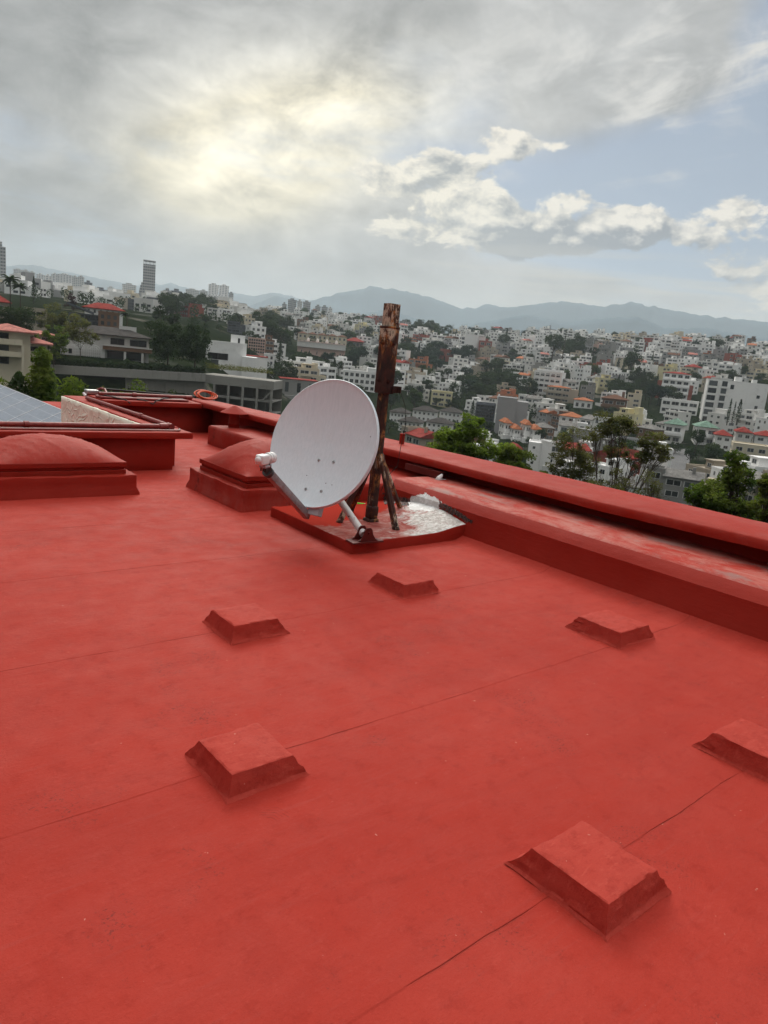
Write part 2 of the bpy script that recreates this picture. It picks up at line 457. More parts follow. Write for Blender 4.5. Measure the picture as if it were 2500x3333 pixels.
def far_parapet():
    t = thing('parapet_wall', 'dark red parapet with stepped coping closing the far end of the roof', 'parapet', (4.6, 11.7, 0))
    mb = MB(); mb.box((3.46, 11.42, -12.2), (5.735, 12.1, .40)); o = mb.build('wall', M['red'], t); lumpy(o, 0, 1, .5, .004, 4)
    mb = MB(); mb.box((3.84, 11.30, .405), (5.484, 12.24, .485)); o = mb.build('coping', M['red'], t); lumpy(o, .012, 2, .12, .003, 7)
    mb = MB(); mb.box((3.85, 11.44, .488), (5.3, 11.72, .525)); o = mb.build('kerb', M['maroon'], t); lumpy(o, .01, 1, .12, .003, 7)
far_parapet()
def lightwell():
    t = thing('lightwell_wall', 'low red wall with projecting coping around the sunken panel area, cream inside', 'wall', (3.2, 8.5, 0))
    mb = MB(); mb.box((-5, 8.14, -.05), (3.6, 8.40, .372)); mb.box((3.47, 8.405, -.05), (3.74, 11.41, .372))
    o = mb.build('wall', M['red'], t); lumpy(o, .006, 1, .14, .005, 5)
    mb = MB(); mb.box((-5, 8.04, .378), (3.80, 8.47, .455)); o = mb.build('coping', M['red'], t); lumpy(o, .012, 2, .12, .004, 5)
    mb = MB(); mb.box((3.455, 8.473, .378), (3.80, 12.0, .465)); o = mb.build('coping', M['redcop'], t); lumpy(o, .010, 2, .12, .004, 5)
    mb = MB(); mb.box((3.425, 8.475, -1.3), (3.453, 12.0, .452)); o = mb.build('plaster_lining', M['stucco'], t); lumpy(o, 0, 1, .05, .006, 9)
lightwell()

# ------------------------------------------------------------------ six low blocks on the roof
BL = [(1.777, .868, .345, .362, 'nearest low red block, broken at its corners, at lower right of the roof'),
      (1.144, 2.010, .334, .345, 'low red block with cracked top at the left, beside the faint shoe print'),
      (1.806, 3.238, .352, .348, 'low red block at mid left with a crumbled left corner'),
      (3.184, 3.404, .344, .376, 'low red block just in front of the white-stained dish pad'),
      (3.858, 2.150, .388, .388, 'neat low red block nearest the ledge on the right'),
      (3.140, .950, .36, .345, 'low red block cut off by the right edge of the view')]
for i, (x0, y0, w, l, lab) in enumerate(BL):
    mb = MB(); h = .088; d = .05
    rr = [(-.35, -.006), (-.04, .003), (.10, .10), (.62, .62), (.93, .965), (1.25, 1.0)]      # share of the inset, share of the height
    fi, bi = .020, .060                                   # flanks toward -X and -Y are steep, the others slope
    n0 = None
    for q, zq in rr:
        z = h*zq if abs(zq) > .02 else zq; ef, eb = q*fi, q*bi
        if q < 0: ef = eb = q*.03
        k = len(mb.v)
        mb.v += [(x0+ef, y0+ef, z), (x0+w-eb, y0+ef, z), (x0+w-eb, y0+l-eb, z), (x0+ef, y0+l-eb, z)]
        if n0 is not None:
            for j in range(4): mb.f.append((n0+j, n0+(j+1) % 4, k+(j+1) % 4, k+j)); mb.m.append(0)
        n0 = k
    mb.f.append((n0, n0+1, n0+2, n0+3)); mb.m.append(0)
    o = mb.build('roof_block', M['block'], origin=(x0+w/2, y0+l/2, 0))
    tag(o, lab, 'roof block', 'low red blocks on the roof')
    lumpy(o, 0, 1, .018, .0035, 9, seed=i)
    bm = bmesh.new(); bm.from_mesh(o.data)
    for v in bm.verts:
        p = v.co+Vector((x0, y0, 0)); e = min(w/2-abs(v.co.x), l/2-abs(v.co.y))
        # ridged trowel strokes on the flanks and torn skin at the edges
        if e < d+.02: v.co += v.normal*(abs(noise.noise(Vector((p.x*14, p.y*14, p.z*70))))*.011-.003)
        else: v.co.z += (abs(noise.noise(p*11))**2)*.010
        cd = math.hypot(abs(v.co.x)-w/2, abs(v.co.y)-l/2)
        if cd < .05 and v.co.z < .05: v.co += Vector((math.copysign(1, v.co.x), math.copysign(1, v.co.y), .1))*(.05-cd)*(.10+noise.noise(p*25)*.3)
    bm.to_mesh(o.data); bm.free(); o.modifiers.new('split', 'EDGE_SPLIT').split_angle = R(27)

# ------------------------------------------------------------------ skylights
def skylight(x0, y0, w, l, hc, lab, dz, mt):
    t = thing('skylight', lab, 'skylight', (x0+w/2, y0+l/2, 0), 'domed skylights painted over in red')
    mb = MB(); mb.box((x0, y0, -.05), (x0+w, y0+l, hc)); o = mb.build('kerb', mt, t)
    lumpy(o, .008, 2, .05, .0055, 6, seed=x0)
    bm = bmesh.new(); bm.from_mesh(o.data)
    for v in bm.verts:   # skirt flares out where the membrane turns onto the deck
        s = sm(.09, -.02, v.co.z); q = Vector((v.co.x/w, v.co.y/l, 0))
        v.co += q*s*.07
        if v.co.z > hc-.02 and max(abs(v.co.x)/w, abs(v.co.y)/l) > .47: v.co.z += noise.noise(v.co*7+Vector((x0, 0, 0)))*.016
    bm.to_mesh(o.data); bm.free()
    g = .075; z = hc-.006
    mb = MB()
    for e, a, b in ((0, z, z+.05), (-.012, z+.052, z+.075), (.006, z+.077, z+.125)):
        mb.box((x0+g-e, y0+g-e, a), (x0+w-g+e, y0+l-g+e, b))
    o = mb.build('frame', M['maroonred'], t); lumpy(o, .004, 1, .12, .0012, 8); o.modifiers.new('split', 'EDGE_SPLIT').split_angle = R(35)
    mb = MB(); n = 56; zt = z+.126; ww = w-2*g; ll = l-2*g
    for i in range(n+1):
        for j in range(n+1):
            a = i/n*2-1; b = j/n*2-1
            h = (max(0, 1-abs(a)**2.0)*max(0, 1-abs(b)**2.0))**.82*dz*1.06
            P = Vector((x0+w/2+a*ww/2, y0+l/2+b*ll/2, 0))
            wr = abs(noise.noise(Vector((P.x*7+P.y*5, P.x*1.2-P.y*2.1, 1))))
            h += (.5-wr)*.004*sm(.0, .05, h)+(max(0, .05-wr)*.16)*sm(.02, .1, h)
            mb.v.append((P.x, P.y, zt+h))
    for i in range(n):
        for j in range(n):
            k = i*(n+1)+j; mb.f.append((k, k+n+1, k+n+2, k+1)); mb.m.append(0)
    mb.build('dome', M['reddome'], t, smooth=True)
M['maroonred'] = mat('frame_red', f_red(.0, k=.66))
M['reddome'] = mat('dome_red', f_red(.12, 0, (6, 2, 3), .8))
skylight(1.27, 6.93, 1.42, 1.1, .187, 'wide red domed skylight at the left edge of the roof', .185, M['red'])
skylight(3.36, 5.98, 1.1, 1.17, .20, 'red domed skylight on a tarred kerb half hidden by the dish', .27, M['reddirty'])

# plinth with vent pipe
o = MB(); o.box((5.02, 7.4, -.05), (5.735, 10.15, .285)); o = o.build('plinth', M['reddirty'], origin=(5.4, 8.8, 0))
tag(o, 'low red raised kerb with a tarred flank carrying the mushroom vent', 'plinth'); lumpy(o, .045, 2, .08, .005, 5)
t = thing('vent_pipe', 'red roof vent pipe with a conical cap standing on the far plinth', 'vent pipe', (5.31, 9.86, .28))
mb = MB(); mb.lathe([(.084, -.02), (.084, .06), (.088, .062), (.088, .07), (.082, .072), (.082, .30)], Matrix.Translation((5.31, 9.86, .28)), 28); mb.build('pipe', M['maroonred'], t, smooth=True)
mb = MB(); mb.lathe([(.205, .222), (.21, .226), (.205, .234), (.11, .288), (.02, .335), (.001, .338)], Matrix.Translation((5.31, 9.86, .28)), 32); mb.lathe([(.205, .222), (.06, .27)], Matrix.Translation((5.31, 9.86, .28)), 32)
for a in (.5, 2.6, 4.7): mb.bar((5.31+.083*math.cos(a), 9.86+.083*math.sin(a), .5), (5.31+.15*math.cos(a), 9.86+.15*math.sin(a), .535), .02, .006)
mb.build('cap', M['red'], t)

# pipes, conduits and cables on the copings
def pipe(name, lab, cat, pts, r, mt, joints=(), grp=None):
    mb = MB(); mb.tube(pts, r, 12)
    for p, q in joints: mb.tube([p, q], r*1.35, 12)
    o = mb.build(name, mt, origin=pts[0], smooth=True); o.modifiers.new('split', 'EDGE_SPLIT').split_angle = R(40)
    return tag(o, lab, cat, grp)
pipe('water_pipe', 'maroon pipe lying along the near coping of the lightwell', 'pipe', [(-5, 8.33, .487), (0, 8.335, .487), (3.58, 8.34, .487)], .029, M['maroon'], [((2.0, 8.335, .487), (2.05, 8.335, .487)), ((3.5, 8.34, .487), (3.6, 8.34, .487))])
pipe('water_pipe', 'maroon pipe running away from the corner along the right lightwell coping', 'pipe', [(3.64, 8.36, .488), (3.63, 9.4, .498), (3.61, 11.25, .50), (3.61, 11.35, .50)], .029, M['maroon'], [((3.64, 8.30, .487), (3.64, 8.42, .488)), ((3.635, 9.2, .497), (3.634, 9.26, .497))])
pipe('water_pipe', 'maroon pipe on the far parapet ending in a square box', 'pipe', [(3.86, 11.58, .556), (4.6, 11.6, .556), (5.42, 11.6, .556)], .028, M['maroon'], [((5.3, 11.6, .55), (5.42, 11.6, .55)), ((4.4, 11.59, .556), (4.46, 11.59, .556))])
for k, (dy, dz, sag) in enumerate(((.06, .466, .004), (.085, .467, -.003), (.105, .465, .003))):
    pipe('cable', ('thin dark cable nearest the pipe', 'thin dark cable in the middle', 'thin dark cable at the outer edge')[k]+' of three laid on the near coping', 'cable', [(x, 8.06+dy*1.2+noise.noise(Vector((x*1.5, k*3., 0)))*.010, dz) for x in frange(-5, 3.66, .12)]+[(3.72, 8.2+dy*.5, dz+.002), (3.74, 8.32, dz)], .0075, M['blackred' if k else 'maroon'], grp='cables along the lightwell coping')
pipe('conduit', 'curved dark red conduit arching from the grey junction box', 'conduit', [(4.02, 12.15, .56), (4.06, 12.05, .60), (4.06, 11.9, .60), (4.03, 11.7, .545), (4.0, 11.62, .535)], .018, M['maroon'])
pipe('rod', 'thin black rod lying raised along the far parapet', 'rod', [(4.12, 12.12, .585), (5.7, 12.05, .53)], .016, M['black'])
for k, pts in enumerate(([(4.0, 12.0, .545), (4.2, 11.7, .515), (4.5, 11.35, .50), (4.62, 11.28, .45), (4.66, 11.29, .495), (4.9, 11.5, .536), (5.4, 11.9, .52), (5.75, 12.1, .53)], [(3.9, 11.8, .51), (3.95, 11.5, .54), (4.2, 11.34, .495), (4.25, 11.28, .45)])):
    pipe('cable', ('black cable sagging across the far parapet to the orange coil', 'short black cable drooping over the far coping below the junction box')[k], 'cable', pts, .010, M['black'])
t = thing('junction_box', 'small pale grey junction box on the far corner of the lightwell', 'junction box', (3.95, 12.1, .49))
mb = MB(); mb.box((3.83, 12.05, .492), (4.03, 12.2, .565)); o = mb.build('casing', M['zinc'], t); lumpy(o, .012, 2, .2, 0)
mb = MB(); mb.tube([(3.8, 12.1, .50), (3.78, 12.05, .505), (3.80, 12.0, .47)], .022, 10); mb.build('gland', M['white_plastic'], t)
mb = MB()
for k in range(5):
    c = Vector((5.88+.015*k, 12.12-.02*k, .57)); rr = .165+.012*math.sin(k*2.1)
    mb.tube([c+Vector((math.cos(a)*rr, math.sin(a)*rr*.55, math.sin(a)*rr*.42*(1 if k % 2 else .8))) for a in [2*PI*i/28 for i in range(29)]], .011, 8)
o = mb.build('hose_coil', M['orange'], origin=(5.88, 12.1, .52), smooth=True); tag(o, 'coil of orange hose lying at the far corner of the parapet', 'hose')
o = MB(); o.tube([(5.93, 6.68, .50), (5.93, 6.68, .66)], .032, 14); o.tube([(5.93, 6.68, .655), (5.93, 6.68, .67)], .035, 14)
o = o.build('pipe_stub', M['maroonred'], origin=(5.93, 6.68, .53)); tag(o, 'short red pipe stub standing on the parapet coping right of the mast', 'pipe')
# steel channel on the ledge
t = MB(); a = Vector((5.46, 6.03, .347)); b = Vector((5.44, 5.47, .347))
t.box((5.44, 5.46, .350), (5.448, 6.03, .415)); t.box((5.44, 5.46, .4155), (5.57, 6.03, .422)); t.box((5.562, 5.46, .36), (5.57, 6.03, .415))
o = t.build('steel_channel', M['blackred'], origin=(5.5, 5.75, .35)); tag(o, 'dark red steel channel lying on the ledge below the coping', 'steel channel')
o = MB(); o.tube([(5.42, 5.45, .345), (5.45, 5.445, .38), (5.46, 5.44, .405)], [.03, .02, .008], 8); o.box((5.39, 5.42, .347), (5.5, 5.47, .352))
o = o.build('cement_dab', M['paper'], origin=(5.44, 5.44, .35)); tag(o, 'pale pinkish dab of filler at the near end of the dark steel channel', 'filler'); lumpy(o, 0, 1, .02, .008, 30)

# ------------------------------------------------------------------ pad under the dish
PZ = .088
mb = MB(); mb.prism([(3.5, 4.41), (XL+.03, 4.45), (XL+.09, 5.0), (XL+.12, 5.62), (4.5, 5.74), (3.53, 5.74)], -.05, PZ)
pad = mb.build('dish_pad', [M['red'], M['padtop']], origin=(4.2, 5.05, 0)); tag(pad, 'low square red pad with white coat peeling off its top, carrying dish and mast', 'pad')
lumpy(pad, .010, 2, .035, .0045, 8)
for v in pad.data.vertices:
    x, y = v.co.x+4.2, v.co.y+5.05
    if v.co.z > .05: v.co.z += .118*math.exp(-((y-4.93)/.52)**2)*sm(4.40, 4.88, x)
pad.data.update()
for p in pad.data.polygons:
    if p.normal.z > .8 and p.center.z > .06: p.material_index = 1
# peeled strips where the pad meets the ledge
def scrap(name, lab, cat, mt, pts, thick, amp, seed, cut=.015, rag=.22):
    mb = MB(); k = 0
    cx = sum((Vector(p) for p in pts), Vector())/len(pts)
    e1 = (Vector(pts[1])-Vector(pts[0])).normalized(); nn = (Vector(pts[1])-Vector(pts[0])).cross(Vector(pts[-1])-Vector(pts[0])).normalized(); e2 = nn.cross(e1)
    poly = [((Vector(p)-cx).dot(e1), (Vector(p)-cx).dot(e2)) for p in pts]
    fine = []
    for i, (x, y) in enumerate(poly):
        x2, y2 = poly[(i+1) % len(poly)]
        for j in range(7):
            q = j/7; s = 1+noise.noise(Vector((x+(x2-x)*q, y+(y2-y)*q, seed))*40)*rag+noise.noise(Vector((x+(x2-x)*q, y+(y2-y)*q, seed))*140)*.12
            fine.append(((x+(x2-x)*q)*s, (y+(y2-y)*q)*s))
    mb.prism(fine, -.004, thick)
    o = mb.build(name, mt, origin=(0, 0, 0))
    Mx = Matrix((e1, e2, nn)).transposed()
    bm = bmesh.new(); bm.from_mesh(o.data); bmesh.ops.triangulate(bm, faces=bm.faces)
    for _ in range(3):
        es = [e for e in bm.edges if e.calc_length() > cut*2]
        if es: bmesh.ops.subdivide_edges(bm, edges=es, cuts=1)
    for v in bm.verts:
        z = noise.noise(Vector((v.co.x, v.co.y, seed))*22)*amp if v.co.z > 0 else 0
        v.co.z += abs(z)
        v.co = Mx @ v.co
    bm.to_mesh(o.data); bm.free(); o.location = cx; o['_o'] = tuple(cx)
    return tag(o, lab, cat)
def ledge_pt(y, s, off=.012):   # s: 0 at the pad, 1 at top of the vertical face, 2 at top of chamfer
    if s <= 1: return (XL+.02+.02*s-off, y, .09+.17*s)
    return (XL+.045+.09*(s-1)-off*.7, y, .265+.07*(s-1)+off*.7)
from mathutils.bvhtree import BVHTree
bpy.context.view_layer.update()
def surface_of(names):
    vs, fs = [], []
    for o in col.objects:
        if o.type == 'MESH' and o.name.split('.')[0] in names:
            k = len(vs); vs += [o.matrix_world @ v.co for v in o.data.vertices]; fs += [tuple(i+k for i in p.vertices) for p in o.data.polygons]
    return BVHTree.FromPolygons(vs, fs)
def inside(x, y, poly):
    r = False; j = len(poly)-1
    for i in range(len(poly)):
        if (poly[i][1] > y) != (poly[j][1] > y) and x < (poly[j][0]-poly[i][0])*(y-poly[i][1])/(poly[j][1]-poly[i][1])+poly[i][0]: r = not r
        j = i
    return r
LSURF = surface_of(('ledge_body', 'ledge_step', 'dish_pad'))
def skin(name, lab, cat, mt, poly, rag, seed, thick=.007, amp=.006, step=2.2):
    """a torn skin of coating lying on the ledge and pad: its outline is found on their surfaces, then thickened"""
    x0, x1 = min(p[0] for p in poly)-8, max(p[0] for p in poly)+8; y0, y1 = min(p[1] for p in poly)-8, max(p[1] for p in poly)+8
    nx, ny = int((x1-x0)/step)+1, int((y1-y0)/step)+1; mb = MB(); idx = {}
    def vert(i, j):
        if (i, j) not in idx:
            px, py = x0+i*step, y0+j*step; d = ray(px, py).normalized(); loc, nn, fi, ds = LSURF.ray_cast(O, d, 20)
            if loc is None: idx[i, j] = None
            else:
                if nn.dot(d) > 0: nn = -nn
                idx[i, j] = len(mb.v); mb.v.append(tuple(loc+nn*(thick*.4+amp*abs(noise.noise(loc*24+Vector((seed, 0, 0))))+amp*.6*abs(noise.noise(loc*70)))))
        return idx[i, j]
    for i in range(nx):
        for j in range(ny):
            px, py = x0+(i+.5)*step, y0+(j+.5)*step
            qx = px+noise.noise(Vector((px*.09, py*.09, seed)))*rag*1.6+noise.noise(Vector((px*.3, py*.3, seed+5)))*rag*.9
            qy = py+noise.noise(Vector((px*.09, py*.09, seed+9)))*rag*1.6+noise.noise(Vector((px*.45, py*.12, seed+3)))*rag*1.2
            if inside(qx, qy, poly):
                f = [vert(i, j), vert(i, j+1), vert(i+1, j+1), vert(i+1, j)]
                if None not in f: mb.f.append(tuple(f)); mb.m.append(0)
    c = Vector(mb.v[0]); o = mb.build(name, mt, origin=tuple(c)); md = o.modifiers.new('thick', 'SOLIDIFY'); md.thickness = thick; md.offset = -1
    return tag(o, lab, cat)
skin('paint_patch', 'ragged white patch of sealant where the ledge meets the dish pad', 'sealant patch', M['peel'], [(1325, 1640), (1334, 1656), (1362, 1663), (1400, 1664), (1426, 1656), (1440, 1646), (1436, 1632), (1420, 1622), (1404, 1615), (1384, 1607), (1358, 1611), (1336, 1620)], 3.2, 3, .002, .0006, 1.6)
skin('tar_strip', 'strip of torn black tar along the foot of the ledge right of the white patch', 'tar strip', M['tar'], [(1430, 1630), (1430, 1650), (1462, 1666), (1500, 1686), (1532, 1704), (1538, 1697), (1515, 1680), (1490, 1664), (1455, 1645)], 4, 8, .003, .004)
skin('tar_strip', 'crumbling black tar between the brace feet and the white patch', 'tar strip', M['tar'], [(1245, 1606), (1252, 1640), (1290, 1640), (1318, 1652), (1334, 1640), (1330, 1624), (1290, 1614)], 6, 15, .003, .004)

# card and lighter behind the mast
o = scrap('card', 'small white printed card lying on the pad behind the mast', 'card', M['paper'], [(4.33, 5.50, PZ+.006), (4.43, 5.42, PZ+.006), (4.475, 5.5, PZ+.006), (4.37, 5.585, PZ+.006)], .002, .001, 1)
mb = MB(); mb.box((4.37, 5.485, PZ+.0095), (4.41, 5.505, PZ+.0105)); mb.box((4.375, 5.515, PZ+.0095), (4.43, 5.535, PZ+.0105)); mb.build('print', M['black'], None, origin=tuple(o.location)).parent = o
bpy.data.objects['print'].location = (0, 0, 0)
t = thing('lighter', 'bright green lighter lying on the white card by the mast foot', 'lighter', (4.455, 5.52, PZ+.012))
mb = MB(); mb.tube([(4.415, 5.545, PZ+.024), (4.475, 5.50, PZ+.024)], .0115, 12); mb.build('body', M['green'], t, smooth=True)
mb = MB(); mb.tube([(4.4751, 5.4999, PZ+.024), (4.490, 5.489, PZ+.024)], .0105, 12); mb.build('cap', M['zinc'], t)

# ------------------------------------------------------------------ rusty mast
MX, MY = 4.16, 5.0
t = thing('mast', 'rusty square steel mast on four braces with bolted sleeve, behind the dish', 'mast', (MX, MY, PZ))
def sqtube(z0, z1, s, mt, name, top_open=False, wall=.008, par=t, seed=0):
    mb = MB(); h = s/2
    if not top_open:
        mb.box((MX-h, MY-h, z0), (MX+h, MY+h, z1)); o = mb.build(name, mt, par); lumpy(o, .006, 2, .05, .0006, 12, seed=seed); return o
    w = wall
    for a, b in (((-h, -h), (h, -h+w)), ((-h, h-w), (h, h)), ((-h, -h+w), (-h+w, h-w)), ((h-w, -h+w), (h, h-w))):
        mb.box((MX+a[0], MY+a[1], z0), (MX+b[0], MY+b[1], z1))
    return mb.build(name, mt, par)
sqtube(PZ-.02, 1.30, .074, M['rust'], 'post', seed=1)
sqtube(1.262, 1.83, .122, M['rust2'], 'sleeve', seed=2)
o = sqtube(1.80, 2.035, .104, M['rust2'], 'top_tube', True)
mb = MB(); mb.box((MX-.066, MY-.066, 1.824), (MX+.066, MY+.066, 1.846)); o = mb.build('collar', M['darksteel'], t); lumpy(o, .005, 1, .06, .002, 12)
mb = MB(); mb.box((MX-.041, MY-.041, .66), (MX+.041, MY+.041, .675)); o = mb.build('weld_band', M['darksteel'], t); lumpy(o, .004, 1, .04, .004, 20)
mb = MB(); mb.box((MX-.056, MY-.056, PZ-.02), (MX+.056, MY+.056, PZ+.025)); mb.box((MX-.043, MY-.043, PZ+.025), (MX+.043, MY+.043, PZ+.14)); o = mb.build('base_collar', M['darksteel'], t); lumpy(o, .006, 1, .03, .006, 20)
for z in (1.70, 1.375):
    for (dx, dy, nx, ny) in ((-.062, .005, -1, 0), (.0, -.062, 0, -1)):
        mb = MB(); c = Vector((MX+dx, MY+dy, z)); n = Vector((nx, ny, 0))
        mb.tube([c, c+n*.004], .027, 16); mb.tube([c+n*.004, c+n*.016], .017, 6); mb.tube([c+n*.016, c+n*.026], .009, 8)
        mb.build('bolt', M['darksteel'], t)
mb = MB(); mb.box((MX+.04, MY-.073, 1.275), (MX+.112, MY-.062, 1.335)); mb.box((MX+.102, MY-.11, 1.275), (MX+.112, MY-.074, 1.335)); mb.build('bracket', M['darksteel'], t)
for (fx, fy, ax, ay, w, mt) in ((MX+.02, 4.655, MX+.0, MY-.045, .052, 'rust2'), (4.70, 5.17, MX+.045, MY+.02, .040, 'rust2'), (3.82, 5.04, MX-.045, MY, .046, 'rust2'), (4.215, 5.40, MX+.01, MY+.045, .052, 'darksteel')):
    mb = MB(); a = Vector((fx, fy, PZ-.015)); b = Vector((ax, ay, .72))
    mb.bar(a, b, w, w*.8); mb.bar(a+(b-a)*.03, a+(b-a)*.97+Vector((0, 0, 0)), w*.22, w*1.05)
    o = mb.build('brace', M[mt], t); lumpy(o, .004, 1, .05, .002, 14, seed=fx)
    mb = MB(); mb.tube([a, a+(b-a)*.05], w*.62, 8); q = mb.build('brace_foot', M['darksteel'], o); lumpy(q, 0, 1, .02, .006, 30)
mb = MB(); mb.tube([(MX+.12, MY-.1, 1.28), (MX+.17, MY-.12, 1.16), (MX+.19, MY-.13, 1.0), (MX+.16, MY-.13, .82), (MX+.16, MY-.11, .62), (MX+.09, MY-.05, .5), (MX+.06, MY-.03, .36)], .0028, 6)
o = mb.build('wire', M['black'], origin=(MX+.12, MY-.1, 1.28)); tag(o, 'thin wire dangling from the bracket of the rusty mast', 'wire')

# ------------------------------------------------------------------ satellite dish
DC = Vector((3.4954, 4.9388, .825)); DN = Vector((-.86458, -.37414, .33545)).normalized()
DS = DN.cross(Vector((0, 0, 1))).normalized(); DT = DS.cross(DN)
t = thing('satellite_dish', 'pale grey offset satellite dish with feed arm standing on the white-stained pad', 'satellite dish', (3.5, 4.9, PZ))
A_, B_ = .495, .55
def dpt(u, v, w): return DC+DS*u+DT*v+DN*w
mb = MB(); n = 96; rings = 20
def depth(r): return -.085*(1-r*r)
for k in range(rings+1):
    r = k/rings
    for j in range(n):
        a = 2*PI*j/n; mb.v.append(tuple(dpt(A_*r*math.cos(a), B_*r*math.sin(a), depth(r))))
for k in range(rings):
    for j in range(n):
        a = k*n+j; b = k*n+(j+1) % n; mb.f.append((a, b, b+n, a+n)); mb.m.append(0)
prof = [(1.012, .004), (1.022, .0), (1.026, -.008), (1.024, -.034), (1.014, -.036), (1.0, -.012)]
for r, w in prof:
    for j in range(n):
        a = 2*PI*j/n; mb.v.append(tuple(dpt(A_*r*math.cos(a), B_*r*math.sin(a), w)))
for k in range(rings, rings+len(prof)):
    for j in range(n):
        a = k*n+j; b = k*n+(j+1) % n; mb.f.append((a, b, b+n, a+n)); mb.m.append(0)
k0 = len(mb.v)
for k in range(rings+1):   # back skin
    r = 1.0-k/rings
    for j in range(n):
        a = 2*PI*j/n; mb.v.append(tuple(dpt(A_*r*math.cos(a), B_*r*math.sin(a), depth(r)-.012)))
for k in range(rings):
    for j in range(n):
        a = k0+k*n+j; b = k0+k*n+(j+1) % n; mb.f.append((a, b, b+n, a+n)); mb.m.append(1)
o = mb.build('reflector', [M['dish'], M['dishback']], t, smooth=True); o.modifiers.new('split', 'EDGE_SPLIT').split_angle = R(60)
for u, v in ((.0367, -.1378), (-.1108, -.1319), (.0604, -.4091), (-.0902, -.4009)):
    r2 = (u/A_)**2+(v/B_)**2; p = dpt(u, v, -.085*(1-r2))
    mb = MB(); mb.tube([p, p+DN*.003], .0135, 16); mb.tube([p+DN*.003, p+DN*.010], .0075, 6); mb.tube([p+DN*.010, p+DN*.012], .003, 6, 1); mb.build('bolt', [M['zinc'], M['black']], t)
for u, v in ((.10, -.29), (-.105, -.325), (-.17, -.33), (-.42, .12)):
    r2 = (u/A_)**2+(v/B_)**2; p = dpt(u, v, -.085*(1-r2)); mb = MB(); mb.tube([p, p+DN*.002], .004, 8); mb.build('rivet', M['black'], t)
# mount behind: clamp plate, short pole and tilt strut
mb = MB(); mb.box((-.16, -.17, 0), (.16, .17, .02), 0, Matrix.Translation(dpt(0, -.25, -.125)) @ Matrix((DS, DT, -DN)).transposed().to_4x4())
mb.bar(dpt(0, -.25, -.14), (3.72, 5.01, .40), .06, .06)
mb.build('mount', M['arm'], t)
mb = MB(); foot = Vector((3.635, 4.445, PZ+.055)); top = Vector((3.705, 5.0, .385))
mb.tube([foot, foot+(top-foot)*1.0], .031, 16); o = mb.build('tilt_strut', M['strut'], t, smooth=True); o.modifiers.new('split', 'EDGE_SPLIT').split_angle = R(50)
p = foot+(top-foot)*.42; mb = MB(); mb.tube([p+Vector((-.03, -.02, .0)), p+Vector((-.036, -.024, 0))], .006, 8); mb.build('strut_bolt', M['black'], o)
mb = MB()
fx, fy = 3.64, 4.43
mb.prism([(fx-.16, fy-.055), (fx+.15, fy-.07), (fx+.13, fy+.085), (fx-.14, fy+.075)], PZ-.004, PZ+.010)
for s in (-.042, .042):
    prof = [(-.11, .008), (.11, .008), (.072, .03), (.046, .07), (.036, .105), (.018, .122), (-.018, .122), (-.036, .105), (-.046, .07), (-.072, .03)]
    k = len(mb.v); dx, dy = math.cos(.25), math.sin(-.1)
    for off in (s-.004, s+.004):
        for a, z in prof: mb.v.append((fx+a*.92, fy+off+a*-.12, PZ+z))
    nn = len(prof)
    for j in range(nn): mb.f.append((k+j, k+(j+1) % nn, k+nn+(j+1) % nn, k+nn+j)); mb.m.append(0)
    mb.f.append(tuple(k+j for j in range(nn))[::-1]); mb.m.append(0); mb.f.append(tuple(k+nn+j for j in range(nn))); mb.m.append(0)
mb.tube([(fx, fy-.06, PZ+.08), (fx, fy+.06, PZ+.08)], .010, 8)
o = mb.build('foot_bracket', M['blackred'], t)
# feed arm and receiver
LN = dpt(0, -.325, .70)
a0 = dpt(.0, -.625, -.075); a1 = dpt(.0, -.415, .655)
mb = MB(); mb.bar(a0, a1, .052, .062, up=tuple(DT)); o = mb.build('feed_arm', M['arm'], t); lumpy(o, .006, 2, .3, .0)
mb = MB(); mb.box((-.075, -.05, -.035), (.03, .05, .035), 0, Matrix.Translation(dpt(-.05, -.56, -.055)) @ Matrix((DS, DT, DN)).transposed().to_4x4()); mb.build('arm_bracket', M['dishback'], t)
mb = MB(); d = (a1-a0).normalized(); mb.tube([a1-d*.03, a1+d*.005], .042, 16); mb.bar(a1-d*.01, LN-DT*.045, .045, .05, up=(1, 0, 0)); mb.build('feed_clamp', M['darkplastic'] if 'darkplastic' in M else M['arm'], t)
ax = (DC+DT*-.05-LN).normalized(); zx = ax.cross(Vector((0, 0, 1))).normalized(); zy = zx.cross(ax)
LM = Matrix((zx, zy, ax)).transposed().to_4x4(); LM.translation = LN
mb = MB(); mb.lathe([(.001, .078), (.030, .077), (.041, .068), (.044, .05), (.044, .03), (.040, .028), (.040, .02), (.043, .018), (.043, .004), (.034, .0), (.030, -.01), (.030, -.03)], LM, 24)
ln = mb.build('receiver', M['white_plastic'], t, smooth=True); ln.modifiers.new('split', 'EDGE_SPLIT').split_angle = R(40)
mb = MB(); mb.box((-.036, -.040, -.105), (.036, .036, -.012), 0, LM); o = mb.build('receiver_body', M['white_plastic'], ln); lumpy(o, .015, 3, .2, 0)
mb = MB(); mb.lathe([(.026, -.10), (.024, -.122), (.012, -.128), (.001, -.128)], LM, 16); mb.build('receiver_cap', M['white_plastic'], ln, smooth=True)
mb = MB(); mb.box((-.030, -.066, -.06), (.030, -.042, .022), 0, LM); o = mb.build('holder', M['dishback'], ln); lumpy(o, .004, 1, .2, 0)
mb = MB()
for k in (-.02, 0, .02): mb.tube([LM @ Vector((k, -.064, -.045)), LM @ Vector((k, -.092, -.045))], .006, 8)
mb.build('connector', M['black'], ln)

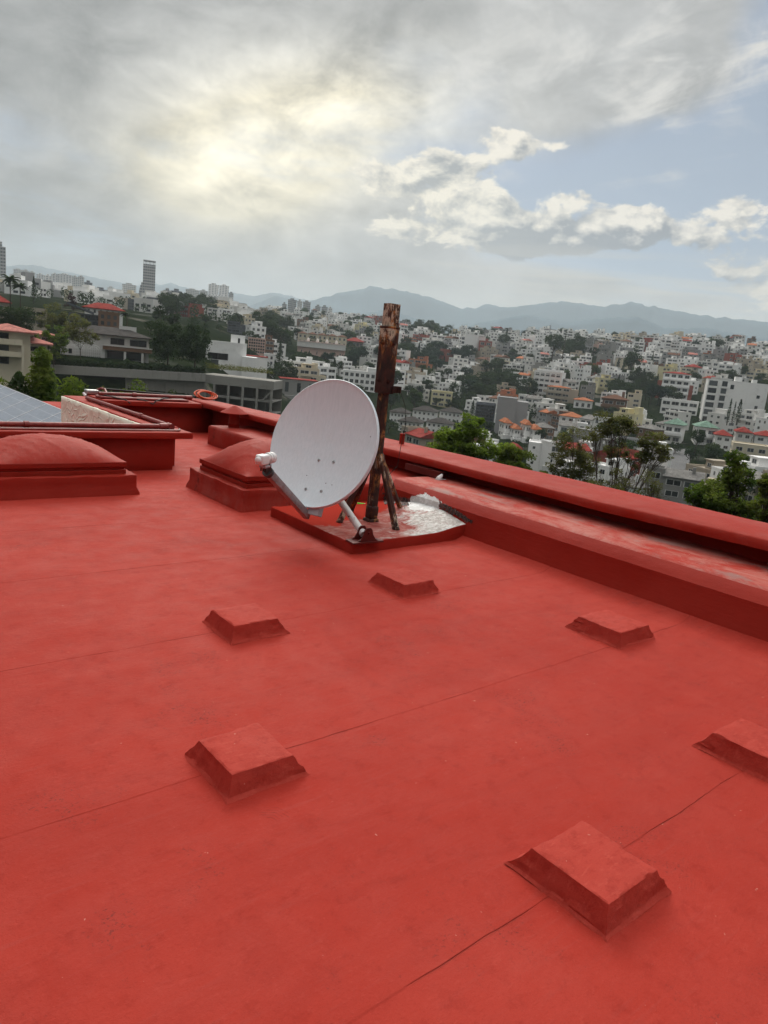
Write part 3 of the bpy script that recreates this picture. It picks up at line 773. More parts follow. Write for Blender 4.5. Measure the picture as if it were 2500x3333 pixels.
# ------------------------------------------------------------------ solar panels in the sunken area
c27, s27 = math.cos(R(27)), math.sin(R(27)); pe = 3.9; pz = .056; K = 1.345
t = thing('solar_array', 'row of tilted solar panels with pale frames beyond the lightwell wall at far left', 'solar panels', (2.6, 14, -1.3))
SX = Vector((-c27, 0, -s27)); SN = Vector((-s27, 0, c27))
ys = [13.474+1.0845*(k-.5) for k in range(7)]
me = None
for k, y in enumerate(ys):
    mb = MB(); Mx = Matrix((SX, Vector((0, -1, 0)), SN)).transposed().to_4x4(); Mx.translation = (pe, y, pz)
    if me is None:
        hw = .541
        mb.box((.015, -hw+.012, -.03), (2.205, hw-.012, 0), 0)
        for a, b in (((0, -hw, -.04), (.015, hw, .005)), ((2.205, -hw, -.04), (2.22, hw, .005)), ((.015, -hw, -.04), (2.205, -hw+.012, .005)), ((.015, hw-.012, -.04), (2.205, hw, .005))): mb.box(a, b, 1)
        me = mb.mesh('panel', [M['panel'], M['alu']])
    o = link('panel', me, t, Vector((pe, y, pz))-Vector(t.location)); o.rotation_euler = Mx.to_euler()
for y in (ys[0]-.35, ys[3], ys[-1]):
    mb = MB(); mb.bar(Vector((pe-.1, y, -1.3)), Vector((pe-.1, y, pz-.1)), .04, .04); mb.bar(Vector((pe, y, pz-.08)), Vector((pe, y, pz-.08))+SX*2.2, .04, .04)
    mb.build('support_frame', M['alu'], t)

# block added left of the viewer, outside the frame, to shade the near roof
o = MB(); o.box((-4.6, -1.6, -.05), (-1.9, 3.2, 2.9)); o = o.build('shade_block', M['red'], origin=(-3.2, .8, 0)); tag(o, 'unseen red block added left of the viewer to shade the roof', 'shade block')
lumpy(o, .02, 2, .3, .006, 3)

# ------------------------------------------------------------------ sky, sun, haze
SUN_AZ, SUN_EL = R(28), R(36)
sun_dir = Vector((math.sin(SUN_AZ)*math.cos(SUN_EL), math.cos(SUN_AZ)*math.cos(SUN_EL), math.sin(SUN_EL)))
def build_world():
    w = bpy.data.worlds.new('World'); scene.world = w; w.use_nodes = True
    t = w.node_tree; X.t = t; bg = t.nodes['Background']
    sky = t.nodes.new('ShaderNodeTexSky'); sky.sky_type = 'NISHITA'; sky.sun_disc = False
    sky.sun_elevation = SUN_EL; sky.sun_rotation = SUN_AZ; sky.air_density = 1.0; sky.dust_density = 2.0; sky.ozone_density = 1.5; sky.altitude = 2300
    blue = X(sky.outputs[0])
    tc = t.nodes.new('ShaderNodeTexCoord'); D = X(tc.outputs['Generated']); x, y, z = xyz(D)
    az = X.math('ARCTAN2', x, y)*(180/PI); el = X.math('ARCSINE', X.math('MAXIMUM', X.math('MINIMUM', z, 1.), -1.))*(180/PI)
    elp = X.math('MAXIMUM', el, 0.)
    # cloud deck projected onto a flat layer overhead
    inv = 1./(X.math('MAXIMUM', z, 0.)+.16) if False else X.math('DIVIDE', 1., X.math('MAXIMUM', z, 0.)+.16)
    deck = comb(x*inv, y*inv, 0.)
    n1 = nz(deck, .75, 5, .56, .35); n2 = nz(mapv(deck, (1, 1, 1), (11, 3, 0)), 2.1, 6, .62, .5); n3 = nz(mapv(deck, (1, 1, 1), (2, 9, 4)), .42, 3, .5)
    fib = nz(mapv(deck, (2.2, .75, 1), (3, 1, 0), (0, 0, .5)), 1.6, 6, .62, .9)
    def g(a, e, sa, se, rot=0.):
        da = az-a; de = el-e
        if rot: da, de = da+de*rot, de-da*rot
        q = (da/sa)*(da/sa)+(de/se)*(de/se)
        return X.math('EXPONENT', q*-1.)
    gl = g(28.5, 12.4, 8.5, 4.6, .3); gl2 = g(31, 14.5, 16, 7, .15); core = g(25.3, 11.3, 5.0, 2.4)
    gl3 = g(36, 16.5, 7, 3.2, .2)
    # veil of grey cloud, thick on the left, thinning to blue on the right
    thin = g(60, 10.8, 11, 4.6)*1.0+g(67, 19, 6, 10)*.85+g(49, 10.2, 6, 2.4)*.6
    cover = (n1*.9+n3*.5-.18-thin*.50).smooth(.16, .44)
    big = nz(comb(az*.05, el*.075, 1.), 1.5, 3, .5); puff = nz(comb(az*.05, el*.085, 6.), 3.6, 8, .60, .3); puff2 = nz(comb((az-1.1)*.05, (el+1.0)*.085, 6.), 3.6, 6, .60, .3)
    rim = (puff-puff2)*2.2
    left = az.smooth(27., 12.)*el.smooth(24., 14.)
    tl = az.smooth(40., 20.)*el.smooth(14., 24.)
    cl_v = .425+az.smooth(32., 52.)*.05+(big-.5)*.50+(puff-.5)*.22+rim*.10+(fib-.5)*.12-left*.11-tl*.08
    glow = gl*(.38+(puff-.5)*.35+rim*.22)+gl2*(.40+rim*.20+(puff-.5)*.25)+core*(.15+(puff-.5)*.2)+gl3*(.12+rim*.35+(puff-.5)*.4)
    dark = g(34, 21.5, 11, 2.2, .12)*.10+g(17, 10, 8, 5)*.08+g(30, 6.2, 12, 1.8)*.05
    warm = mix((gl*1.2+core*.7+gl2*.35+gl3*.5).clamp(), (1., 1., .985), (1.08, .98, .74))
    cloud = scale_col(warm, X.math('MAXIMUM', cl_v+glow-dark*(.6+puff), .05))
    base = mix(cover, scale_col(blue, .105), cloud)
    base = mix((1.-cover)*.7, base, (.41, .465, .525))
    # wispy white streaks over the right of the frame
    wisp = (fib*.6+puff*.5).smooth(.55, .74)*(g(55, 19.5, 12, 4.5)*1.0+g(46, 17, 8, 4)*.5+g(62, 23, 8, 4)*.9+g(58, 14.5, 6, 1.6)*.6)
    base = mix(wisp.clamp()*.95, base, (.80, .775, .73))
    # heaped clouds low on the right: billows lit on their sunward side
    def bil(off):
        v = comb(az*.05+off[0], el*.085+off[1], 0.)
        return nz(v, 5.0, 8, .60, .2)
    b0 = bil((0, 0)); b1 = bil((-.030, .045))
    env = g(54.2, 9.7, 7.4, 1.25, .09)*1.3+g(55.6, 11.3, 3.0, 1.3)*1.05+g(49.6, 9.6, 2.3, 1.7)*1.1+g(51.8, 12.4, 2.2, .8)*.85+g(63.6, 12.2, 3.4, 1.3, -.05)*1.05+g(66.0, 7.4, 4.2, 2.6)*1.1+g(45.0, 11.4, 4.6, 1.7, -.1)*1.05+g(41.5, 9.4, 5.5, 1.3)*.95+g(43.5, 13.8, 4.2, 1.3)*.85+g(48, 15.6, 4.5, 1.1, -.1)*.9+g(38, 12.5, 5, 1.8)*.7
    dens = env*1.0+(b0-.5)*2.6-.66
    m1 = dens.smooth(-.02, .26)
    under_ = g(54.2, 8.7, 8.5, 1.2, .09)+g(49.6, 8.6, 2.6, 1.0)+g(46, 7.2, 6, 1.2)*.5
    lightn = ((b0-b1)*5.0+.55-under_*.95+dens.smooth(.5, .0)*.22).clamp()
    yel = g(42, 11.5, 9, 4)
    shade = mix(lightn, (.28, .295, .32), (1.10, 1.01, .86)); shade = mix(yel.clamp()*.6, shade, mix(lightn, (.50, .50, .46), (1.2, 1.1, .86)))
    base = mix(m1*.88, base, shade)
    # thin layered bands near the horizon
    band = nz(comb(az*.035, el*.42, 3.), 2.6, 6, .55).smooth(.45, .68)*el.smooth(1., 4.)*el.smooth(11., 6.)*az.smooth(36., 48.)
    base = mix(band*.55, base, (.72, .67, .57))
    hz = el.smooth(9., -1.)
    base = mix(hz*.7, base, mix(az.smooth(20., 42.), (.46, .48, .47), (.78, .71, .56)))
    # the overcast is brighter towards the zenith, out of the picture
    base = scale_col(base, el.smooth(31., 66.)*3.4+.80)
    back = (x*math.sin(YAW)+y*math.cos(YAW)).smooth(.3, -.35)*el.smooth(62., 36.)
    base = scale_col(base, 1.-back*.3)
    under = z.smooth(-.02, -.12); base = mix(under, base, (.10, .10, .095))
    fin = scale_col(base, 10.)
    t.links.new(fin.s, bg.inputs[0]); bg.inputs[1].default_value = .1
build_world()
scene.world.cycles.sampling_method = 'MANUAL'; scene.world.cycles.sample_map_resolution = 512
sl = bpy.data.lights.new('sun', 'SUN'); so = bpy.data.objects.new('sun', sl); col.objects.link(so)
sl.energy = 1.9; sl.angle = R(28); sl.color = (1., .94, .84)
so.rotation_euler = (-sun_dir).to_track_quat('-Z', 'Y').to_euler(); so.location = (0, 0, 60)
vs = scene.view_settings; vs.view_transform = 'Standard'; vs.look = 'None'; vs.exposure = 0.2; vs.gamma = 1
vs.use_curve_mapping = False

HAZE = 1.3e-4
mb = MB(); mb.box((-9600, -9600, -112), (9600, 9600, 665))
hz = mb.build('haze', [bpy.data.materials.new('haze_air')]); tag(hz, kind='stuff', label='thin blue-grey haze over the whole city')
hm = hz.data.materials[0]; hm.use_nodes = True; nt = hm.node_tree; nt.nodes.remove(nt.nodes['Principled BSDF'])
pv = nt.nodes.new('ShaderNodeVolumePrincipled'); pv.inputs['Color'].default_value = (.80, .905, .98, 1); pv.inputs['Density'].default_value = HAZE; pv.inputs['Anisotropy'].default_value = .35
nt.links.new(pv.outputs[0], nt.nodes['Material Output'].inputs['Volume'])
hz.visible_shadow = True

# ------------------------------------------------------------------ terrain
TD = [0, 15, 60, 100, 143, 158, 180, 220, 280, 350, 420, 500, 600, 900, 1500, 3000, 4600, 9300]
FL = [-12]*3+[-12]*15
TT = [(-180, FL), (-60, FL),
 (-40, [-12,-12,-12,-12,-12,-5.6,-4,1,5,8,11,14,18,30,50,40,0,-60]),
 (12, [-12,-12,-12,-12,-12,-5.6,-4,1,5,8,11,14,18,30,50,40,0,-60]),
 (20, [-12,-12,-12,-12.5,-13,-5.6,-4,0,5,8,10,13,17,28,45,30,-20,-60]),
 (24.5, [-12,-12,-13,-13,-13,-6.5,-5,-2,3,6,9,14,19,31,43,25,-25,-60]),
 (27.5, [-12,-12,-13,-13,-13,-12,-7,-4,1,5,9,15,21,34,42,20,-30,-60]),
 (33, [-12,-12,-14,-15,-14,-13,-10,-5,1,7,13,19,25,25,10,0,-40,-60]),
 (38, [-12,-12,-14,-16,-16,-15.5,-14,-9,-2,5,12,20,26,20,0,-20,-40,-60]),
 (45, [-12,-12,-14,-16,-16,-16,-15.5,-13,-7,2,13,20,22,10,-20,-40,-50,-60]),
 (56, [-12,-12,-13,-15,-15,-15,-14,-11,-3,7,18,27,26,5,-20,-40,-50,-60]),
 (66, [-12,-12,-13,-14,-14,-14,-13,-9,-1,10,21,28,24,0,-20,-40,-50,-60]),
 (110, [-12,-12,-13,-14,-14,-14,-13,-9,-1,10,21,28,24,0,-20,-40,-50,-60]), (135, FL), (180, FL)]
def _row(i, d):
    r = TT[i][1]
    for k in range(len(TD)-1):
        if d <= TD[k+1]:
            q = (d-TD[k])/(TD[k+1]-TD[k]); return r[k]+(r[k+1]-r[k])*q
    return r[-1]
def gscale(a): return 1.08+.66*sm(25.5, 33, a)*sm(-1, 0, a) if a < 135 else 1.08
def ground(x, y):
    d0 = math.hypot(x, y); a = math.degrees(math.atan2(x, y)); s = gscale(a); d = d0/s
    for i in range(len(TT)-1):
        if a <= TT[i+1][0]:
            q = (a-TT[i][0])/(TT[i+1][0]-TT[i][0]); q = q*q*(3-2*q)
            z = _row(i, d)*(1-q)+_row(i+1, d)*q; break
    z = EYE+s*(z-EYE) if d < 1500 else EYE+s*(z-EYE)*(1-sm(1500, 4000, d))+z*sm(1500, 4000, d)
    z = -12+(z+12)*sm(45, 150, d0)
    amp = sm(250, 600, d0)*3.5
    return z+noise.noise(Vector((x*.009, y*.009, 2)))*amp+noise.noise(Vector((x*.03, y*.03, 5)))*amp*.3
def hit(px, py, d0=95, d1=2400):
    dr = ray(px, py); h = math.hypot(dr.x, dr.y); d = d0
    while d < d1:
        p = O+dr*(d/h)
        if p.z <= ground(p.x, p.y): return p, d
        d *= 1.004
    return None, None
def f_ground():
    P, N = geo(); n = nz(P, .05, 6, .65); m2 = nz(P, .4, 6, .7); s = nz(P, .018, 5, .6)
    c = mix(m2.smooth(.4, .6), (.008, .014, .007), (.020, .027, .012))
    c = mix(n.smooth(.58, .66)*.8, c, (.13, .12, .10))
    c = mix(s.smooth(.58, .70)*.35, c, (.2, .195, .18))
    return {'Base Color': c, 'Roughness': .95, 'Specular IOR Level': .0}
M['ground'] = mat('ground_mix', f_ground)
mb = MB(); azs = [-180+6*i for i in range(20)]+[-60+3*i for i in range(22)]+[6+.75*i for i in range(88)]+[72+3*i for i in range(21)]+[135+5*i for i in range(10)]
azs = sorted(set([a for a in azs if a < 180])); ds = []
d = 4.
while d < 9300: ds.append(d); d *= 1.045
for a in azs:
    for d in ds:
        x, y = d*math.sin(R(a)), d*math.cos(R(a)); mb.v.append((x, y, ground(x, y)))
nd = len(ds); na = len(azs)
for i in range(na):
    for j in range(nd-1):
        a = i*nd+j; b = ((i+1) % na)*nd+j; mb.f.append((a, b, b+1, a+1)); mb.m.append(0)
c = len(mb.v); mb.v.append((0, 0, -12))
for i in range(na): mb.f.append((c, ((i+1) % na)*nd, i*nd)); mb.m.append(0)
o = mb.build('ground', M['ground'], smooth=True); tag(o, kind='structure')

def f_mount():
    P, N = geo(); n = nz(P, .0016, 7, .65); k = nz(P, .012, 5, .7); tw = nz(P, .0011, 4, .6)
    c = mix(n.smooth(.35, .65), (.058, .098, .125), (.090, .140, .170))  # bluer and paler than forest: part of the haze put into the colour
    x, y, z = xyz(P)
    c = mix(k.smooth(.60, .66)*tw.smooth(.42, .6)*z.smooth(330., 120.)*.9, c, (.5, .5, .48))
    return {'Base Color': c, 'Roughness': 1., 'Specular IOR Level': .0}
M['mount'] = mat('mountain_forest', f_mount)
def mountain(D, pts, a0, a1, wid, rough, seed, kind='mountain'):
    mb = MB(); nr = 46; aa = frange(a0, a1, .18); w0 = wid
    for a in aa:
        e = lerp_tab(pts, a) if a > pts[0][0] else pts[0][1]
        top = EYE+D*math.tan(R(e)); top *= 1+noise.noise(Vector((a*1.7, seed, 0)))*.03+noise.noise(Vector((a*6, seed, 0)))*.012
        for k in range(nr+1):
            q = k/nr*2-1; d = D+q*w0
            h = max(0, 1-abs(q))**1.1
            x, y = d*math.sin(R(a)), d*math.cos(R(a)); P = Vector((x*.0012, y*.0012, seed))
            rid = 1-abs(noise.noise(P)*1.0)*rough-abs(noise.noise(P*2.7))*rough*.45
            env = 1 if abs(q) < .03 else rid
            z = -60+(top+60)*h*(env*(1-h**3)+h**3)
            mb.v.append((x, y, z))
    n = nr+1
    for i in range(len(aa)-1):
        for k in range(nr): a = i*n+k; mb.f.append((a, a+n, a+n+1, a+1)); mb.m.append(0)
    o = mb.build(kind, M['mount'], smooth=True); tag(o, kind='structure')
mountain(7900, [(2, 2.4), (10, 2.8), (14.2, 3.56), (15.9, 3.40), (18.5, 3.2), (21, 3.05), (23.3, 3.5), (25, 3.2), (27.7, 3.4), (29.2, 3.25), (30.8, 3.75), (32.5, 3.5), (36, 3.3), (40, 2.5)], 2, 40, 900, .5, 3)
mountain(6100, [(26, .8), (28.5, 2.3), (30.9, 3.5), (33.2, 3.25), (35.3, 4.1), (38.2, 4.95), (39.9, 4.9), (42.6, 4.62), (45, 4.0), (46, 4.12), (47, 4.5), (48.5, 4.38), (52.5, 5.2), (55.4, 5.05), (57.5, 5.5), (59.4, 5.25), (62.6, 4.92), (66.5, 4.8), (72, 4.6), (90, 4.2), (110, 3)], 26, 110, 1300, .55, 11)
mountain(4700, [(33, 1.0), (36, 2.3), (39, 3.3), (41, 3.1), (44, 2.4), (47, 3.2), (50, 4.0), (53, 3.7), (56, 4.3), (58, 4.5), (60, 3.9), (63, 4.1), (66, 3.7), (75, 3.4), (95, 2)], 33, 95, 800, .6, 23, 'hill')

# ------------------------------------------------------------------ materials for the city
def f_wall(base, dirt=.25, streak=.5):
    def g():
        P, N = geo(); n = nz(P, .35, 6, .7); st = nz(mapv(P, (1.2, 1.2, .12)), 1.0, 5, .7); r = orand()
        c = mix(r*.30, base, tuple(b*.72 for b in base))
        c = mix(st.smooth(.55, .75)*streak*.5, c, tuple(b*.55 for b in base))
        c = mix(n.smooth(.5, .75)*dirt, c, (.33, .31, .28))
        return {'Base Color': c, 'Roughness': .9, 'Specular IOR Level': .06}
    return g
WALLS = {'white': (.83, .825, .805), 'off-white': (.68, .67, .64), 'grey': (.33, .33, .33), 'cream': (.62, .55, .42), 'concrete': (.27, .265, .25), 'brick-red': (.30, .085, .06), 'terracotta': (.42, .17, .09), 'yellow': (.66, .60, .38), 'pinkish': (.58, .40, .34), 'beige': (.40, .35, .28), 'brown': (.20, .12, .08), 'slate': (.105, .115, .13)}
WM = {k: mat('wall_'+k.replace('-', '_'), f_wall(v)) for k, v in WALLS.items()}
def f_tile(base):
    def g():
        P, N = geo(); n = nz(P, .9, 5, .7); r = orand()
        c = mix(n.smooth(.35, .7), base, tuple(b*.55 for b in base)); return {'Base Color': c, 'Roughness': .9, 'Specular IOR Level': .06, 'bump': (nz(mapv(P, (1, 1, .2)), 5, 3, .6), .4, .05)}
    return g
ROOFM = {'terracotta': mat('roof_terracotta', f_tile((.46, .17, .085))), 'red': mat('roof_red', f_tile((.30, .05, .04))), 'pink': mat('roof_pink', f_tile((.50, .20, .165))), 'brown': mat('roof_brown', f_tile((.17, .085, .055))), 'dark grey': mat('roof_dark', f_tile((.075, .068, .064))), 'green': mat('roof_green', f_tile((.20, .31, .24))), 'grey': mat('roof_grey', f_tile((.24, .23, .215))), 'white': WM['white']}
def f_glass():
    P, N = geo(); r = orand(); n = nz(P, .5, 3, .5)
    c = mix((r*.8+n*.4).smooth(.45, .9), (.008, .010, .012), (.085, .095, .10)); return {'Base Color': c, 'Roughness': .12, 'Specular IOR Level': .55}
M['glass'] = mat('window_glass', f_glass); M['frame'] = mat('window_frame', color=(.55,.55,.53), rough=.6); M['frame_dark'] = mat('window_frame_dark', color=(.05,.05,.05), rough=.5)
M['tank'] = mat('water_tank', color=(.03,.03,.032), rough=.5); M['tankw'] = mat('water_tank_pale', color=(.6,.6,.58), rough=.5)
M['concrete'] = mat('raw_concrete', f_wall((.30, .29, .265), .55, 1.1)); M['panelc'] = mat('stained_concrete', f_wall((.235, .22, .195), .45, .8)); M['nearblack'] = mat('near_black', color=(.012,.012,.013), rough=.9)
M['asphalt'] = mat('asphalt', f_wall((.15, .15, .15), .3, 0))
def f_leaf(a, b, c3):
    def g():
        P, N = geo(); r = orand(); n = nz(P, .8, 3, .6); k = nz(P, 6., 2, .6)
        c = mix(n.smooth(.35, .68), a, b); c = mix((r*.55+k*.35).smooth(.3, .85), c, c3)
        return {'Base Color': c, 'Roughness': .7, 'Specular IOR Level': .08}
    return g
def leafmat(name, a, b, c3, tr=.45):
    m = mat(name, f_leaf(a, b, c3)); t = m.node_tree; bs = t.nodes['Principled BSDF']; out = t.nodes['Material Output']
    tl = t.nodes.new('ShaderNodeBsdfTranslucent'); mx = t.nodes.new('ShaderNodeMixShader'); src = bs.inputs['Base Color'].links[0].from_socket
    g_ = t.nodes.new('ShaderNodeVectorMath'); g_.operation = 'MULTIPLY'; g_.inputs[1].default_value = (1.5, 1.7, .9); t.links.new(src, g_.inputs[0]); t.links.new(g_.outputs[0], tl.inputs[0])
    mx.inputs[0].default_value = tr; t.links.new(bs.outputs[0], mx.inputs[1]); t.links.new(tl.outputs[0], mx.inputs[2]); t.links.new(mx.outputs[0], out.inputs[0]); return m
LEAF = {'dark': leafmat('leaf_dark', (.015, .029, .014), (.034, .052, .024), (.026, .042, .018)),
        'mid': leafmat('leaf_mid', (.022, .042, .016), (.045, .070, .026), (.050, .062, .026)),
        'bright': leafmat('leaf_bright', (.085, .150, .024), (.18, .245, .045), (.14, .17, .034), .5),
        'olive': leafmat('leaf_olive', (.070, .074, .028), (.145, .135, .055), (.105, .106, .042)),
        'lime': leafmat('leaf_lime', (.06, .10, .018), (.14, .17, .035), (.11, .12, .025)),
        'blue': leafmat('leaf_bluegreen', (.010, .024, .018), (.022, .042, .031), (.016, .031, .022)),
        'plum': leafmat('leaf_plum', (.035, .015, .022), (.055, .022, .035), (.045, .018, .028))}
M['bark'] = mat('bark', f_wall((.085, .065, .05), .3, .5))
M['hedge'] = LEAF['dark']

# ------------------------------------------------------------------ window and building kit
def window_mesh(fr, dark=False):
    mb = MB(); e = fr
    mb.add([(-.5+e, .01, e), (.5-e, .01, e), (.5-e, .01, 1-e), (-.5+e, .01, 1-e)], [(0, 1, 2, 3)], 0)
    for a, b in (((-.5, -.05, 0), (.5, .06, e)), ((-.5, -.05, 1-e), (.5, .06, 1)), ((-.5, -.05, e), (-.5+e, .06, 1-e)), ((.5-e, -.05, e), (.5, .06, 1-e)), ((-.018, -.04, e), (.018, .05, 1-e))): mb.box(a, b, 1)
    return mb.mesh('window', [M['glass'], M['frame_dark' if dark else 'frame']])
WIN = window_mesh(.055); WIND = window_mesh(.04, True)
def tank_mesh(mt):
    mb = MB(); mb.lathe([(.001, 0), (.52, 0), (.55, .1), (.55, .85), (.45, 1.05), (.2, 1.18), (.2, 1.25), (.001, 1.27)], None, 12); return mb.mesh('water_tank', [mt], True)
TANKS = [tank_mesh(M['tank']), tank_mesh(M['tankw'])]
def hip_mesh(w, d, h, oh=.5, y0=0):
    mb = MB(); x = w/2+oh; a = y0-oh; b = y0+d+oh; rl = max(0, (w-d)/2) if w > d else 0
    rd = max(0, (d-w)/2) if d > w else 0; cy = y0+d/2
    v = [(-x, a, 0), (x, a, 0), (x, b, 0), (-x, b, 0), (-x, a, .22), (x, a, .22), (x, b, .22), (-x, b, .22), (-rl, cy-rd, h), (rl, cy+rd if rd else cy, h)]
    mb.add(v, [(0, 3, 2, 1), (0, 1, 5, 4), (1, 2, 6, 5), (2, 3, 7, 6), (3, 0, 4, 7), (4, 5, 9, 8), (5, 6, 9), (6, 7, 8, 9), (7, 4, 8)])
    return mb.mesh('roof', [ROOFM['terracotta']])
def gable_mesh(w, d, h, oh=.4, y0=0):
    mb = MB(); x = w/2+oh; a = y0-oh; b = y0+d+oh
    mb.add([(-x, a, 0), (x, a, 0), (x, b, 0), (-x, b, 0), (-x, a, .2), (x, a, .2), (x, b, .2), (-x, b, .2), (-x, (a+b)/2, h), (x, (a+b)/2, h)],
           [(0, 3, 2, 1), (0, 1, 5, 4), (2, 3, 7, 6), (4, 5, 9, 8), (6, 7, 8, 9), (1, 2, 6, 9, 5), (3, 0, 4, 8, 7)])
    return mb.mesh('roof', [ROOFM['terracotta']])
class Spec:
    """one kind of building: wall mesh, roofs, windows and roof furniture in local coordinates (front looks to -Y)"""
    def __init__(s): s.wall = MB(); s.parts = []
    def win(s, x, y, z, w, h, rz=0, dark=False): s.parts.append(('window', WIND if dark else WIN, (x, y, z), (0, 0, rz), (w, 1, h), None))
    def facade(s, x0, x1, z0, z1, y, fl, nc, fw=.62, fh=.5, sill=.28, skip=0., rg=None, dark=False, side=0, xs=0.):
        bw = (x1-x0)/nc; bh = (z1-z0)/fl
        for f in range(fl):
            for c in range(nc):
                if rg and rg.random() < skip: continue
                cx = x0+bw*(c+.5); k = 1 if not rg else rg.uniform(.75, 1.15)
                W = min(bw*fw*k, bw*.97); H = bh*fh
                if side == 0: s.win(cx, y, z0+bh*(f+sill), W, H, 0, dark)
                else: s.win(xs, cx, z0+bh*(f+sill), W, H, side*PI/2, dark)
    def done(s, walls=('white',)):
        s.me = s.wall.mesh('wall', [WM[walls[0]]]+[WM[k] for k in walls[1:]]); return s
    def put(s, name, label, cat, loc, rz, wall='white', roof=None, group=None, sc=1.):
        t = thing(name, label, cat, loc, group, rz); t.scale = (sc, sc, sc)
        o = link('wall', s.me, t); o.material_slots[0].link = 'OBJECT'; o.material_slots[0].material = WM[wall] if isinstance(wall, str) else wall
        for (nm, me, l, r, sz, mm) in s.parts:
            q = link(nm, me, t, l, r, sz)
            if nm == 'roof' and (roof or mm): q.material_slots[0].link = 'OBJECT'; q.material_slots[0].material = ROOFM[roof or mm]
        return t
def rim(mb, x0, x1, y0, y1, z, t=.18, h=.55):
    mb.box((x0-.06, y0-.06, z), (x1+.06, y0+t, z+h)); mb.box((x0-.06, y1-t, z), (x1+.06, y1+.06, z+h)); mb.box((x0-.06, y0+t, z), (x0+t, y1-t, z+h)); mb.box((x1-t, y0+t, z), (x1+.06, y1-t, z+h))
def house_spec(seed):
    g = random.Random(seed*17+5); s = Spec(); mb = s.wall
    w = g.uniform(6.5, 14); d = g.uniform(7, 11); fl = g.choice((2, 2, 3, 3, 3)); fh = 2.9; h = fl*fh
    s.kind = kind = 'pitched' if seed % 6 == 5 else 'flat'; s.fl = fl; s.w = w; s.d = d
    mb.box((-w/2, 0, -5), (w/2, d, h)); nc = max(2, round(w/g.uniform(2.8, 4.2)))
    if g.random() < .45: s.facade(-w/2+.3, w/2-.3, 0, h, -.02, fl, max(2, nc-1), .86, .52, .30, .08, g)
    else: s.facade(-w/2+.4, w/2-.4, 0, h, -.02, fl, nc, .58, .48, .30, .18, g)
    s.facade(1, d-1, 0, h, 0, fl, 2, .42, .42, .34, .45, g, side=-1, xs=-w/2-.02); s.facade(1, d-1, 0, h, 0, fl, 2, .42, .42, .34, .45, g, side=1, xs=w/2+.02)
    if kind == 'flat':
        rim(mb, -w/2, w/2, 0, d, h)
        if g.random() < .75:   # set-back roof room
            a = g.uniform(-w/2+.6, 0); b = a+g.uniform(3, w*.5); c = g.uniform(1.2, d*.45); e = g.uniform(2.2, 2.9)
            mb.box((a, c, h+.004), (b, d-.5, h+e)); mb.box((a-.3, c-.5, h+e+.003), (b+.3, d-.3, h+e+.2)); s.win((a+b)/2, c-.02, h+.7, (b-a)*.5, 1.2)
        if g.random() < .65: mb.box((w/2-2.6, d*.45, h+.003), (w/2-.3, d-.3, h+g.uniform(1.8, 3.8)))
        for _ in range(g.choice((0, 1, 1, 2))): s.parts.append(('water_tank', TANKS[g.randrange(2)], (g.uniform(-w/2+1, w/2-1), g.uniform(1.5, d-1.2), h+.02), (0, 0, 0), (1, 1, 1), None))
    else:
        s.parts.append(('roof', hip_mesh(w, d, g.uniform(1.6, 2.6)) if seed % 12 == 5 else gable_mesh(w, d, g.uniform(1.6, 2.6)), (0, 0, h+.004), (0, 0, 0), (1, 1, 1), 'terracotta'))
        if g.random() < .6: mb.box((w*.2, d*.3, h), (w*.2+.8, d*.3+.8, h+3))
    if g.random() < .6:       # balconies
        f = g.randrange(1, fl); x0 = g.uniform(-w/2, 0); x1 = x0+g.uniform(3.5, w/2)
        mb.box((x0, -1.3, f*fh-.2), (x1, -.003, f*fh+.02)); mb.box((x0, -1.3, f*fh+.023), (x1, -1.18, f*fh+.95))
    if g.random() < .55:      # lower or taller wing
        q = g.choice((-1, 1)); ww = g.uniform(3, 5.5); hh = g.choice((fh, fh*(fl-1), h+1.4)); yo = g.uniform(-2.2, 1.5)
        x0, x1 = (w/2+.004, w/2+ww) if q > 0 else (-w/2-ww, -w/2-.004)
        mb.box((x0, yo, -5), (x1, d*.8, hh)); rim(mb, x0+.07*(q > 0), x1-.07*(q < 0), yo, d*.8, hh+.002); s.facade(x0+.3, x1-.3, 0, hh, yo-.02, max(1, round(hh/fh)), 1, .6, .5, .3, .1, g)
    if g.random() < .5:       # garden wall in front
        mb.box((-w/2-1.5, -3.2, -5), (w/2+1, -3.0, g.uniform(.6, 2.4)))
    return s.done()
SPECS = [house_spec(i) for i in range(24)]

